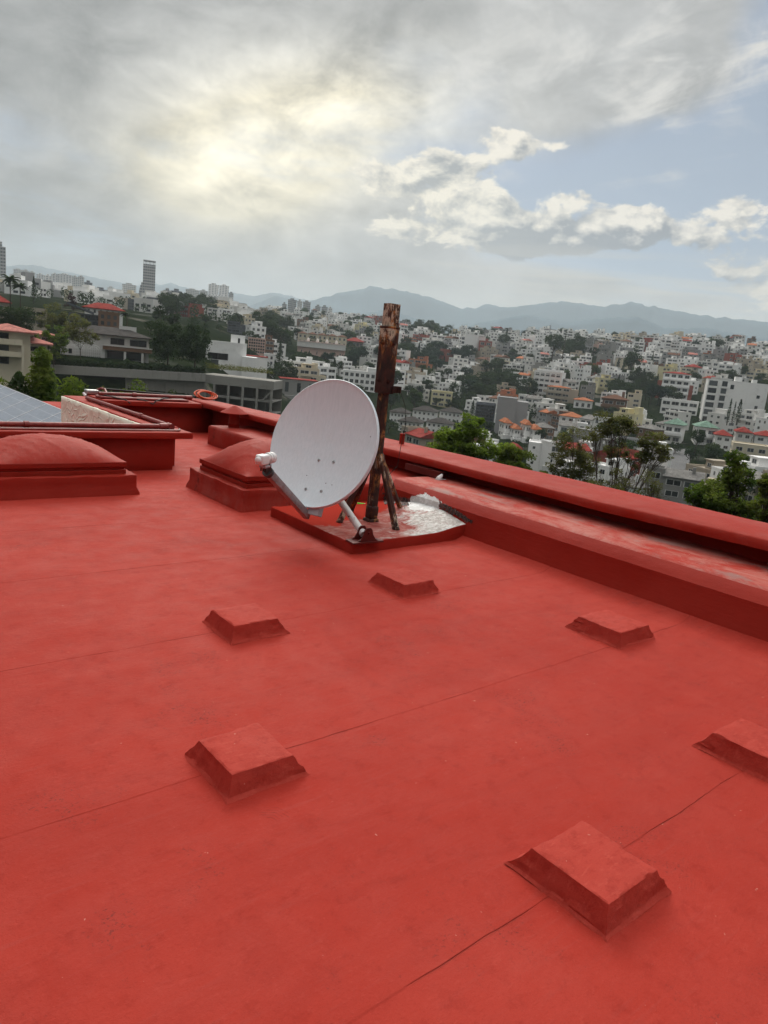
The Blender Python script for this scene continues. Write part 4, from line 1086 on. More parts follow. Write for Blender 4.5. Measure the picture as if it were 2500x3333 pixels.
# ------------------------------------------------------------------ trees
def quad(mb, p, n, s, g, mi=0, asp=1.):
    n = n.normalized(); a = n.orthogonal().normalized(); b = n.cross(a); th = g.uniform(0, PI*2)
    u = (a*math.cos(th)+b*math.sin(th))*s; v = (b*math.cos(th)-a*math.sin(th))*s*asp
    k = len(mb.v); mb.v += [tuple(p-u*.5), tuple(p+v*.36), tuple(p+u*.5), tuple(p-v*.36)]; mb.f.append((k, k+1, k+2, k+3)); mb.m.append(mi)
def rv(g): return Vector((g.gauss(0, 1), g.gauss(0, 1), g.gauss(0, 1))).normalized()
def crown_mesh(kind, n, s, seed):
    """unit tree of height 1"""
    g = random.Random(seed); mb = MB()
    if kind in ('mass', 'broad', 'dome', 'loose', 'bush'):
        R0, zc, zr = {'mass': (.42, .52, .50), 'broad': (.36, .62, .36), 'dome': (.46, .55, .43), 'loose': (.27, .66, .33), 'bush': (.55, .48, .48)}[kind]
        blobs = []
        for _ in range({'mass': 46, 'broad': 22, 'dome': 34, 'loose': 15, 'bush': 18}[kind]):
            v = rv(g)*g.uniform(.45, 1)**.5
            if kind == 'mass': v = v/max(abs(v.x), abs(v.y), abs(v.z))*g.uniform(.55, .95)
            blobs.append((Vector((v.x*R0*.78, v.y*R0*.78, zc+v.z*zr*.76)), g.uniform(.075, .15)*(1.15 if kind != 'loose' else .9)))
        for i in range(n):
            c, r = g.choice(blobs); v = rv(g)
            if v.z < -.3 and g.random() < .6: v.z = -v.z
            quad(mb, c+v*r*g.uniform(.6, 1.08), v+rv(g)*.8, s*g.uniform(.6, 1.3), g)
    elif kind in ('cypress', 'conifer'):
        for i in range(n):
            q = g.random()**.8; z = .04+.96*q; R1 = (.085*(1-q)**.55*(1+.2*math.sin(z*40)) if kind == 'cypress' else .21*(1-q)**.85*(.62+.38*abs(math.sin(z*22))))
            a = g.uniform(0, 2*PI); r = R1*g.uniform(.6, 1.05)
            quad(mb, Vector((r*math.cos(a), r*math.sin(a), z)), Vector((math.cos(a), math.sin(a), .3))+rv(g)*.6, s*g.uniform(.6, 1.3), g)
    elif kind == 'tiered':
        for k in range(11):
            z = .2+.075*k; L = .25*(1-k/12.5)
            for j in range(7):
                a = j*2*PI/7+k*.5
                for q in range(max(4, n//110)):
                    r = L*g.random(); quad(mb, Vector((r*math.cos(a), r*math.sin(a), z+r*.18))+rv(g)*.014, Vector((0, 0, 1))+rv(g)*.8, s*g.uniform(.6, 1.2), g)
    elif kind == 'palm':
        for j in range(30):
            a = g.uniform(0, 2*PI); up = g.uniform(.05, 1.1); L = g.uniform(.26, .36); p = Vector((0, 0, .9)); d = Vector((math.cos(a)*math.cos(up), math.sin(a)*math.cos(up), math.sin(up))); side = Vector((-math.sin(a), math.cos(a), 0))
            for q in range(9):
                p2 = p+d*L/9; d = (d+Vector((0, 0, -.17))).normalized(); w = .045*(1-abs(q-3)/8)
                for sg in (-1, 1):
                    k = len(mb.v); mb.v += [tuple(p), tuple(p2), tuple(p2+side*sg*w-Vector((0, 0, w*.6))+d*.02), tuple(p+side*sg*w-Vector((0, 0, w*.6))+d*.02)]; mb.f.append((k, k+1, k+2, k+3)); mb.m.append(0)
                p = p2
    return mb
def trunk_mesh(kind, seed):
    g = random.Random(seed+99); mb = MB()
    top = {'mass': .5, 'broad': .62, 'dome': .5, 'loose': .75, 'bush': .4, 'cypress': .3, 'conifer': .9, 'tiered': .98, 'palm': .9}[kind]
    w = .022 if kind != 'palm' else .02
    mb.tube([(0, 0, -.08), (g.uniform(-.01, .01), g.uniform(-.01, .01), top*.5), (0, 0, top)], [w, w*.75, w*.35 if kind != 'palm' else w*.8], 7)
    if kind in ('broad', 'loose', 'dome', 'bush'):
        for j in range(6):
            a = j*1.05+g.random(); z = g.uniform(.22, .45)*top/.62; L = g.uniform(.18, .3)
            mb.tube([(0, 0, z), (math.cos(a)*L*.5, math.sin(a)*L*.5, z+L*.5), (math.cos(a)*L*.8, math.sin(a)*L*.8, z+L)], [w*.5, w*.33, w*.12], 5)
    return mb.mesh('trunk', [M['bark']], True)
TREES = {}
for kind, n, s, nv in (('mass', 7000, .036, 2), ('broad', 1700, .055, 4), ('dome', 4200, .042, 2), ('loose', 800, .05, 3), ('bush', 520, .09, 2), ('cypress', 420, .04, 2), ('conifer', 700, .045, 2), ('tiered', 1300, .03, 1), ('palm', 0, 0, 2)):
    for v in range(nv):
        TREES[kind, v] = (crown_mesh(kind, n, s, v+len(kind)).mesh('crown', [LEAF['dark']]), trunk_mesh(kind, v))
NV = {'mass': 2, 'broad': 4, 'dome': 2, 'loose': 3, 'bush': 2, 'cypress': 2, 'conifer': 2, 'tiered': 1, 'palm': 2}
def tree(kind, loc, h, leaf='dark', name='tree', label=None, cat='tree', group=None, wide=1., v=None):
    v = rnd.randrange(NV[kind]) if v is None else v
    cm, tm = TREES[kind, v]; t = thing(name, label, cat, loc, group, rnd.uniform(0, 2*PI)); t.scale = (h*wide, h*wide, h)
    o = link('crown', cm, t); o.material_slots[0].link = 'OBJECT'; o.material_slots[0].material = LEAF[leaf]
    link('trunk', tm, t); return t

# ------------------------------------------------------------------ placing
OCC = []          # occupied circles (x, y, r)
LBOX = []         # outlines of the landmarks in the photograph: fillers nearer than these keep clear of them
ITEMS = []        # (object, kind word, description, centre, half height)
def free(x, y, r): return all((x-a)**2+(y-b)**2 > (r+c)**2 for a, b, c in OCC)
def face(p): return -math.atan2(p.x, p.y)       # local -Y looks at the viewer
def lm(x0, x1, yt, yb, D=None, drop=0):
    """place, width and height of a landmark from its outline in the photograph and its distance"""
    cx = (x0+x1)/2
    if D is not None and D < 600: D *= gscale(math.degrees(azel(cx, yb)[0]))
    if D is not None and cx > 930 and D < 600: D = None
    if D is None: p, D = hit(cx, yb)
    if D is None: print('NOHIT', x0, yb)
    else: p = at_dist(cx, yb, D)
    dep = (p-O).dot(_f); return p, (x1-x0)*dep/FPX, (yb-yt)*dep/FPX
def block(name, label, cat, x0, x1, yt, yb, D, fl, nc, wall='white', fw=.62, fh=.5, sill=.28, dep=10, rz=0., roof=None, dark=False, side=(-1,), sidec=2, extra=None, rimh=.5, skip=0., seed=1, sidefw=.5):
    p, w, h = lm(x0, x1, yt, yb, D); s = Spec(); mb = s.wall; s.w, s.d, s.h = w, dep, h; g = random.Random(seed)
    c, sn = abs(math.cos(rz)), abs(math.sin(rz)); w = max(2., (w-dep*sn)/max(c, .3)) if rz else w
    mb.box((-w/2, 0, -14), (w/2, dep, h)); s.w = w
    if rimh: rim(mb, -w/2, w/2, 0, dep, h, .2, rimh)
    if fl: s.facade(-w/2+.3, w/2-.3, 0, h, -.02, fl, nc, fw, fh, sill, skip, g if skip else None, dark)
    for q in side:
        if fl and sidec: s.facade(.6, dep-.6, 0, h, 0, fl, sidec, sidefw, fh, sill, skip, g if skip else None, dark, side=q, xs=q*(w/2+.02))
    if roof: s.parts.append(('roof', hip_mesh(w, dep, roof[1], roof[2] if len(roof) > 2 else .5), (0, 0, h+rimh*0+.004), (0, 0, 0), (1, 1, 1), roof[0]))
    if extra: extra(s, mb, w, h, dep)
    s.done((wall,) if isinstance(wall, str) else wall); t = s.put(name, label, cat, p, face(p)+rz, wall if isinstance(wall, str) else wall[0])
    OCC.append((p.x+math.sin(-face(p))*dep/2, p.y+math.cos(face(p))*dep/2, max(w, dep)*.55)); LBOX.append((x0-6, x1+6, yt-8, yb, math.hypot(p.x, p.y))); return t

# --- landmark buildings, right half
def ex_ridge(s, mb, w, h, d):
    mb.box((w/2+.01, 1.5, -12), (w/2+6.5, d, h*.98)); mb.box((w/2-.6, .6, h), (w/2+5.2, d*.7, h+1.3)); mb.box((-w/2-3.4, -.6, -12), (-w/2-.005, d*.8, h*.9))
    for k in range(3): s.win(-w/2-1.7, -.62, h*(.1+.27*k), 2.6, h*.17)
block('apartment_block', 'plain white cube block on the ridge with a brick-red set-back beside it', 'building', 1510, 1552, 1092, 1140, None, 0, 0, 'white', dep=11, extra=ex_ridge, side=())
block('house', 'brick-red house set back beside the white cube block on the ridge', 'house', 1556, 1598, 1112, 1145, None, 2, 2, 'brick-red', dep=9, extra=lambda s, mb, w, h, d: mb.box((-.5, 2, h), (2.2, 5, h+2.6)))
block('house', 'windowless maroon cube house on the slope left of the white terraces', 'house', 1430, 1484, 1140, 1178, None, 1, 1, 'brick-red', .22, .2, .55, dep=10, rz=.12)
def ex_slab(s, mb, w, h, d):
    mb.box((w*.28, .8, -12), (w/2+5.0, d, h*.93), 1)
block('apartment_block', 'tall windowless grey slab block with a dark glazed wing', 'building', 1607, 1668, 1296, 1412, 225, 0, 0, ('grey', 'grey'), dep=13, rz=0, side=(), extra=ex_slab, rimh=.2)
def ex_slabwing(s, mb, w, h, d):
    for k in range(9): mb.box((-w/2-.5, -1.0, h*k/8-.12), (w/2, -.02, h*k/8+.12))
    for k in range(5): mb.box((-w/2-.5+k*(w+.3)/4.2, -1.02, 0), (-w/2-.3+k*(w+.3)/4.2, -.9, h))
block('apartment_block', 'dark slate glazed block with balconies, joined to the left of the grey slab', 'building', 1540, 1603, 1318, 1400, 226, 8, 5, 'slate', .8, .62, .2, dep=12, dark=True, extra=ex_slabwing)
def ex_grid(s, mb, w, h, d):
    for k in range(6): mb.box((-w/2-.1, -.35, h*k/5.5-.15), (w/2, -.03, h*k/5.5+.18))
    for k in range(6): mb.box((-w/2+w*k/5-.15, -.36, 0), (-w/2+w*k/5+.15, -.03, h))
    mb.box((-w/2+1, 1, h), (w/2-1, d-1, h+1.6))
block('apartment_block', 'five-storey white block with a bold square grid front and grey panels', 'building', 1722, 1822, 1212, 1298, None, 5, 5, 'white', .72, .55, .2, dep=13, rz=-.2, extra=ex_grid, sidec=2)
def ex_ter(s, mb, w, h, d):
    for k in range(3):
        mb.box((-w/2-1.8-k*.2, -2.2, h*(k/3)-.25), (w/2-3, -.01, h*(k/3)+.9)); 
    mb.box((w/2-1.6, .5, -12), (w/2+4.5, d, h*.96))
block('apartment_block', 'beige terraced block with long balconies and an orange roof slab', 'building', 1775, 1850, 1262, 1312, 243, 3, 3, 'beige', .8, .42, .42, dep=11, rz=0, roof=('terracotta', 1.0, .2), extra=ex_ter, rimh=0)
def ex_tower(s, mb, w, h, d):
    mb.box((-w*.30, -.02, 0), (-w*.285, -1.2, h*.98)); mb.box((-w*.06, 2, h), (w*.06, 6, h+2.6)); mb.box((w*.22, 1, h), (w*.30, 4, h+2.0))
    for k in range(6):
        z = h*k/6; s.win(-w*.41, -.03, z+h*.035, w*.14, h*.115, 0, True); s.win(-w*.22, -.03, z+h*.03, w*.09, h*.13, 0, True)
        mb.box((-w*.285, -.9, z+.05), (-w*.15, -.01, z+.25)); mb.box((-w*.285, -.95, z+.26), (-w*.15, -.88, z+.9))
    for k in (1, 2.2, 3.4): s.win(w*.36, -.03, h*k/5, w*.05, h*.07, 0, True)
    s.win(-w*.09, -.03, h*.83, w*.06, h*.1, 0, True); mb.box((w/2-w*.36, -.01, h-.01), (w/2-w*.36+.1, .01, h))
block('apartment_block', 'big white seven-storey block with a blank side wall and dark balcony column', 'building', 2282, 2470, 1246, 1385, 215, 0, 0, 'white', dep=13, rz=.12, extra=ex_tower, side=(), rimh=.4)
def ex_redside(s, mb, w, h, d):
    mb.box((w/2+.01, 1, -12), (w/2+2.2, d, h*.62), 1); mb.box((-w/2-2.6, 2, -12), (-w/2-.01, d, h*.7), 1)
    for k in range(1, 4): mb.box((-w/2-.1, -1.1, h*k/4-.2), (w/2+.1, -.02, h*k/4+.55))
block('apartment_block', 'white four-storey block flanked by dark red side walls', 'building', 2148, 2232, 1218, 1302, None, 4, 4, ('white', 'brick-red'), .7, .45, .42, dep=11, extra=ex_redside, roof=('red', 1.2, .3), rimh=0)
block('house', 'white house with long window bands below the red-sided block', 'house', 2150, 2262, 1305, 1350, None, 2, 4, 'white', .86, .5, .3, dep=10)
block('house', 'brown tile-roofed brick house beside the dark grove', 'house', 1956, 2032, 1300, 1350, None, 2, 2, 'brown', .75, .4, .35, dep=11, roof=('brown', 2.4, 1.0), rimh=0, extra=lambda s, mb, w, h, d: (mb.box((w*.25, 4, h), (w*.25+1.4, 5.4, h+4.2)), mb.box((-w/2-.6, -2, h*.45), (w/2, -.02, h*.62))))
block('house', 'small white house with salmon roof left of the brown-roofed house', 'house', 1866, 1925, 1304, 1330, None, 1, 3, 'white', .5, .5, .2, dep=9, roof=('terracotta', 1.6, .5), rimh=0)
for k, (x0, x1, yt, yb, lab) in enumerate(((2150, 2215, 1382, 1445, 'white house with curved balconies and a pale green pitched roof, left of its twin'), (2255, 2330, 1392, 1450, 'white gabled house with a broad pale green roof, right of its twin'))):
    block('house', lab, 'house', x0, x1, yt, yb, 165+k*4, 2, 2, 'white', .75, .42, .3, dep=12, roof=('green', 2.6, .8), rimh=0, rz=.15 if k else -.1, extra=lambda s, mb, w, h, d: mb.box((-w/2-.3, -1.5, h*.45), (w/2, -.02, h*.6)))
for k, (x0, x1, yt, yb, rf, wl, lab) in enumerate(((2318, 2375, 1418, 1468, 'red', 'white', 'white house with two red gable roofs in front of the green-roofed house'), (2385, 2440, 1408, 1462, 'red', 'off-white', 'off-white house under a dark red roof right of the red-gabled house'), (2448, 2520, 1420, 1470, 'red', 'white', 'red-roofed white house at the right edge of the view'), (2375, 2490, 1450, 1515, None, 'cream', 'cream flat-roofed house with three broad dark windows at lower right'))):
    block('house', lab, 'house', x0, x1, yt, yb, 140+(k != 3)*12, 2, 2 if k != 3 else 3, wl, .6, .4, .35, dep=10, roof=(rf, 2.2, .5) if rf else None, rimh=0 if rf else .4, rz=.1)
def ex_terr(s, mb, w, h, d):
    mb.box((-w/2-1, -2.5, -12), (w/2+1, -.01, h*.28)); 
    for k in range(5): mb.box((-w/2-1+k*(w+1.7)/4, -2.55, h*.28), (-w/2-.7+k*(w+1.7)/4, -2.3, h*.28+1.2))
for k, (x0, x1, yt, yb) in enumerate(((1628, 1668, 1378, 1428), (1660, 1700, 1398, 1436), (1696, 1730, 1384, 1440), (1722, 1765, 1400, 1446))):
    block('house', ('tall white terrace house with an orange tile roof beside the grey slab', 'low white terrace house with an orange gable, second in its row', 'white terrace house with an orange roof, third in its row', 'white terrace house with orange tiles at the right end of its row')[k], 'house', x0, x1, yt, yb, 178+k, 2, 2, 'white', .6, .45, .3, dep=9, roof=('terracotta', 1.9, .5), rimh=0, rz=.25, extra=ex_terr)
block('house', 'small yellow-ochre house with a dark red roof below the orange-roofed terrace', 'house', 1662, 1706, 1462, 1492, 150, 2, 3, 'cream', .35, .4, .3, dep=8, rz=.35, roof=('red', 1.6, .5), rimh=0)
def ex_small(s, mb, w, h, d):
    mb.box((w/2+.01, .3, -12), (w/2+5, d, h*1.02), 1); mb.box((w/2+5.02, -.5, -12), (w/2+7.2, d*.8, h*1.05))
    s.win(w*.3, -.03, h*.1, 1.8, h*.8, 0, True)
block('apartment_block', 'narrow white block with concrete flank walls just beyond the parapet', 'building', 1708, 1772, 1446, 1545, 130, 4, 2, ('white', 'concrete'), .3, .35, .35, dep=9, rz=0, extra=ex_small)
block('house', 'pale yellow three-storey house with glazed corner, left of the grey slab', 'house', 1400, 1468, 1278, 1325, None, 3, 3, 'yellow', .75, .5, .3, dep=10)
block('apartment_block', 'long white block with rows of square windows seen between dish and mast', 'building', 1112, 1222, 1212, 1272, None, 3, 6, 'white', .66, .58, .22, dep=11, rz=.05, extra=lambda s, mb, w, h, d: (mb.box((w*.22, .4, h), (w/2, d-1, h+2.6)),))
def ex_cream(s, mb, w, h, d):
    mb.box((-w/2-.3, -1.0, h*.62), (w/2+.3, -.02, h*.98), 1); mb.box((-w/2-.4, -1.3, h), (w/2+.4, -.3, h+.25), 1)
    for k in range(4): mb.lathe([(.9, 0), (.9, 1.3), (.6, 2.2), (.001, 2.6)], Matrix.Translation((-w*.3+k*w*.2, d*.5, h)), 10, 1)
block('long_building', 'long cream hall over a pink arched wall among trees, left of the mast', 'building', 965, 1122, 1118, 1162, None, 1, 6, ('pinkish', 'off-white'), .14, .28, .12, dep=12, extra=ex_cream, rz=-.05)
for k in range(5):
    x = 968+k*32
    block('town_house', ('first', 'second', 'third', 'fourth', 'rightmost')[k]+' of five joined cream town houses with domed brown roofs above the long hall', 'house', x, x+31, 1086+k*3, 1118+k*3, None, 2, 2, 'cream', .45, .5, .25, dep=8, roof=('brown', 1.6, .3), rimh=0, side=())
block('pavilion', 'wide dark red tiled pavilion with deep eaves right of the cream town houses', 'house', 1126, 1180, 1112, 1132, None, 1, 5, 'brown', .8, .6, .2, dep=11, roof=('red', 3.2, 1.6), rimh=0)
block('scaffolded_building', 'unfinished brick building frame with rows of open bays', 'building', 806, 862, 1104, 1150, None, 5, 7, 'pinkish', .7, .62, .2, dep=9, dark=True)
block('office_block', 'low glass-fronted office block on the far slope', 'building', 740, 780, 1050, 1088, None, 5, 3, 'slate', .94, .7, .2, dep=12, dark=True, extra=lambda s, mb, w, h, d: (mb.box((w/2+.02, 1, -12), (w/2+w*.98, d, h*.86), 0),))
# grey terraces of row houses seen right of the mast
for k, (x0, x1, yb) in enumerate(((1262, 1330, 1378), (1336, 1420, 1372), (1424, 1500, 1376), (1290, 1372, 1408), (1380, 1470, 1412))):
    block('row_house', ('first grey-roofed white row house beside the mast', 'middle grey-roofed white row house of the upper row', 'right-hand grey-roofed white row house of the upper row', 'left grey-roofed row house of the lower row below the mast', 'right grey-roofed row house of the lower row by the bright green tree')[k], 'house', x0, x1, yb-34, yb, 205-(k > 2)*22, 2, 5, 'white', .45, .45, .3, dep=9, roof=('dark grey', 2.2, .6), rimh=0, rz=-.12)

# --- left side: villas, retaining wall, unfinished parking frame
def ex_villa(s, mb, w, h, d):
    mb.box((-w*.08, -1.8, h*.40), (w/2+.6, -.02, h*.56), 1); mb.box((-w*.08, -1.9, h*.565), (w/2+.7, -1.7, h*.62), 0)
    for x in (w*.18, w*.4): mb.box((x, -1.7, -2), (x+.5, -1.2, h*.4))
    s.win(w*.10, -.03, h*.64, w*.17, h*.27, 0, True); s.win(w*.36, -.03, h*.64, w*.21, h*.27, 0, True); s.win(w*.2, -.03, .1, w*.45, h*.34, 0, True)
    mb.box((-w*.5-1.5, -.5, -2), (-w*.41, 3, h*.42)); s.win(-w*.47, -.52, h*.1, .7, h*.2, 0, True); s.win(-w*.42, -.03, h*.66, 1.6, h*.2, 0, True)
    mb.box((w*.12, 4, h), (w*.34, 8, h+2.4), 0)
vil = block('villa', 'long two-storey villa with low dark grey roof and white arched trellis', 'house', 232, 478, 1094, 1168, 166, 0, 0, ('off-white', 'brown'), dep=10, roof=('dark grey', 1.9, .9), rimh=0, extra=ex_villa, side=())
mb = MB(); w_ = (478-232)*166*1.08/FPX
for x0, x1, arch in ((-w_*.39, -w_*.27, 1), (-w_*.25, -w_*.10, 1), (-w_*.09, -w_*.05, 0)):
    n = 7
    for k in range(n+1):
        x = x0+(x1-x0)*k/n; hh = 1.7+(.9*math.sin(PI*k/n) if arch else .7); mb.box((x-.05, -.62, -.2), (x+.05, -.52, hh))
    for z in (.5, 1.2, 1.75): mb.box((x0, -.64, z), (x1, -.53, z+.09))
    if arch:
        for rr in (1., .6): mb.tube([((x0+x1)/2+(x1-x0)/2*rr*math.cos(a), -.58, 1.75+1.0*rr*math.sin(a)) for a in [PI*i/12 for i in range(13)]], .06, 5)
q = link('trellis', mb.mesh('trellis', [WM['white']]), vil)
def ex_pink(s, mb, w, h, d):
    for k in (1, 2): mb.box((-w/2-.5, -1.5, h*k/3-.1), (w*.33, -.02, h*k/3+.85))
    mb.box((w*.30, -1.55, -5), (w*.36, -1.0, h*.68))
    for k in range(3): s.win(-w*.25, -.03, h*(k/3+.1), w*.55, h*.19, 0, True)
block('house', 'three-storey cream house with pink tiled hip roof at the left edge', 'house', -40, 92, 1082, 1196, 140, 0, 0, 'cream', dep=11, roof=('pink', 1.4, 1.2), rimh=0, extra=ex_pink, side=())
block('house', 'lower cream wing under a pink tiled roof right of the three-storey house', 'house', 62, 150, 1120, 1190, 141, 2, 1, 'cream', .42, .42, .34, dep=9, roof=('pink', 1.1, 1.0), rimh=0, dark=True)
block('house', 'salmon house half hidden behind the olive tree and the pink-roofed wing', 'house', 90, 168, 1092, 1150, 158, 2, 2, 'pinkish', .7, .4, .4, dep=8, roof=('pink', .9, .7), rimh=0)
block('house', 'dark modern house with sloping white roof and black glazing', 'house', 228, 322, 1022, 1062, 205, 2, 4, 'slate', .85, .7, .12, dep=11, dark=True, rimh=0, extra=lambda s, mb, w, h, d: mb.add([(-w*.55, -1, h+2.1), (w*.30, -1, h+.1), (w*.30, d, h+.1), (-w*.55, d, h+2.1), (-w*.55, -1, h+2.6), (w*.30, -1, h+.6), (w*.30, d, h+.6), (-w*.55, d, h+2.6)], ((0, 3, 2, 1), (4, 5, 6, 7), (0, 1, 5, 4), (1, 2, 6, 5), (2, 3, 7, 6), (3, 0, 4, 7)), 0))
block('house', 'dark stone-fronted house with glazed entrance right of the white sloping roof', 'house', 322, 386, 1022, 1062, 204, 2, 3, 'brown', .5, .6, .15, dep=10, dark=True)
block('house', 'white house with a broad red tile roof above the dark modern house', 'house', 280, 396, 1008, 1030, 232, 1, 6, 'white', .35, .5, .35, dep=7, roof=('red', 2.0, .8), rimh=0)
block('house', 'flat-roofed grey house behind the dark round tree at far left', 'house', 84, 150, 1010, 1060, 200, 2, 2, 'beige', .9, .5, .25, dep=9, dark=True)
block('house', 'beige house with a red roof at the left edge behind palms', 'house', -30, 28, 985, 1015, 215, 1, 1, 'beige', .4, .4, .3, dep=8, roof=('red', 2., .6), rimh=0)
block('office_block', 'long windowless beige hall below the skyscraper', 'building', 372, 414, 972, 1004, 520, 0, 0, 'beige', dep=20, side=())
block('office_block', 'low striped white office block left of the beige hall', 'building', 333, 371, 966, 994, 540, 5, 1, 'white', .98, .45, .3, dep=20)
block('office_block', 'dark glass block right below the skyscraper', 'building', 478, 513, 971, 1002, 530, 1, 6, 'slate', .8, .85, .08, dep=18, dark=True)
block('office_block', 'low blue-glass office wing between beige hall and dark glass block', 'building', 414, 477, 978, 1004, 525, 3, 4, 'slate', .9, .6, .2, dep=18, dark=True)
def ex_step(s, mb, w, h, d):
    mb.box((w*.1, 2, h*.0), (w*.45, d, h+2.6)); mb.box((w*.40, -3.5, -12), (w*.78, d*.7, h*.52)); s.win(-w*.2, -.03, h*.30, w*.5, h*.26, 0, True); s.win(w*.30, 1.97, h*.9, w*.05, 2.4, 0, True)
    s.win(-w*.28, -.03, -.3, w*.2, h*.32, 0, True); mb.box((-w/2-2, -4, -12), (-w*.1, -.02, -.35))
block('house', 'stepped white box house with a dark window band behind the parking frame', 'house', 670, 798, 1118, 1196, 186, 0, 0, 'white', dep=11, side=(), extra=ex_step, rimh=.3)
block('house', 'plain white box house with a red roof edge right of the stepped house', 'house', 745, 868, 1160, 1208, 178, 1, 1, 'white', .06, .2, .45, dep=10, side=(), roof=('red', .35, .1), rimh=0)
block('house', 'small white house with tall windows right of the plain white box', 'house', 858, 892, 1156, 1190, 200, 2, 2, 'white', .5, .6, .2, dep=9)
block('concrete_house', 'raw concrete house with stained red flat roof right of the parking frame', 'house', 905, 1035, 1238, 1300, 146, 1, 3, 'concrete', .3, .5, .35, dep=12, rz=.1, roof=('red', .5, .2), rimh=0, dark=True, extra=lambda s, mb, w, h, d: (mb.box((-w/2-3, -2.5, -12), (w/2, -.02, h*.18)), mb.box((-w/2-4.5, .5, -12), (-w/2-.02, d, h*.8))))
def parking():
    p0 = at_dist(668, 1222, 164); p1 = at_dist(893, 1245, 160); t = thing('parking_structure', 'unfinished grey concrete parking frame with open bays and diagonal braces', 'building', p0)
    d = (p1-p0); d.z = 0; L = d.length; d.normalize(); back = Vector((-d.y, d.x, 0)); Mx = Matrix((d, back, Vector((0, 0, 1)))).transposed().to_4x4()
    def part(nm, boxes, mt, bars=()):
        mb = MB()
        for a, b in boxes: mb.box(a, b)
        for a, b, w in bars: mb.bar(a, b, w, w)
        o = link(nm, mb.mesh(nm, [mt]), t); o.matrix_local = Mx; return o
    zt = -.1; H = 2.8
    part('top_slab', [((-1, -.3, zt-1.5), (L, 9, zt+.35))], M['concrete'])
    for k in range(1, 4): part('floor_beam', [((0, -.1, zt-1.5-H*k), (L, .4, zt-1.0-H*k)), ((0, .41, zt-1.4-H*k), (L, 9, zt-1.15-H*k))], M['concrete'])
    for k in range(5): part('column', [((2.2+k*(L-2.6)/4-.25, -.35, -14), (2.2+k*(L-2.6)/4+.25, -.102, zt-1.5))], M['concrete'])
    for k in range(4): part('inner_column', [((3.9+k*2.8, 4.2, -14), (4.3+k*2.8, 4.6, zt-1.5))], M['panelc'])
    part('brace', [], M['concrete'], [((-.8, -.15, zt-1.6), (2.2, -.15, zt-1.4-H*1.1), .35)]); part('brace', [], M['concrete'], [((L-2.2+1.8, -.15, zt-1.7), (L-2.4, -.15, zt-1.2-H), .3)])
    part('back_wall', [((-1, 9.02, -14), (L, 9.2, zt+.3))], M['panelc'])
    OCC.append((p0.x+d.x*L/2+back.x*4, p0.y+d.y*L/2+back.y*4, 9))
parking()
def retaining():
    p0 = at_dist(150, 1186, 162); p1 = at_dist(668, 1216, 162.5); t = thing('retaining_wall', 'long stained concrete retaining wall with a heavy top beam below the villas', 'wall', p0)
    d = p1-p0; L = d.length; d.normalize(); back = Vector((-d.y, d.x, 0)).normalized(); up = d.cross(back); Mx = Matrix((d, back, up)).transposed().to_4x4()
    def part(nm, boxes, mt):
        mb = MB()
        for a, b in boxes: mb.box(a, b)
        o = link(nm, mb.mesh(nm, [mt]), t); o.matrix_local = Mx; return o
    part('top_beam', [((0, -.9, -1.7), (L, 1.2, 0))], M['concrete'])
    part('wall_panel', [((L*.48, .1, -10), (L, .5, -1.72))], M['panelc']); part('wall_panel', [((-8, 3, -10), (L*.479, 3.4, -1.72))], M['nearblack'])  # set-back left panel is near-black, in place of dark foliage
    for k in range(5): part('pilaster', [((L*(.48+.128*k), -.15, -10), (L*(.48+.128*k)+.5, .098, -1.72))], M['panelc'])
    return p0, p1
RW0, RW1 = retaining()

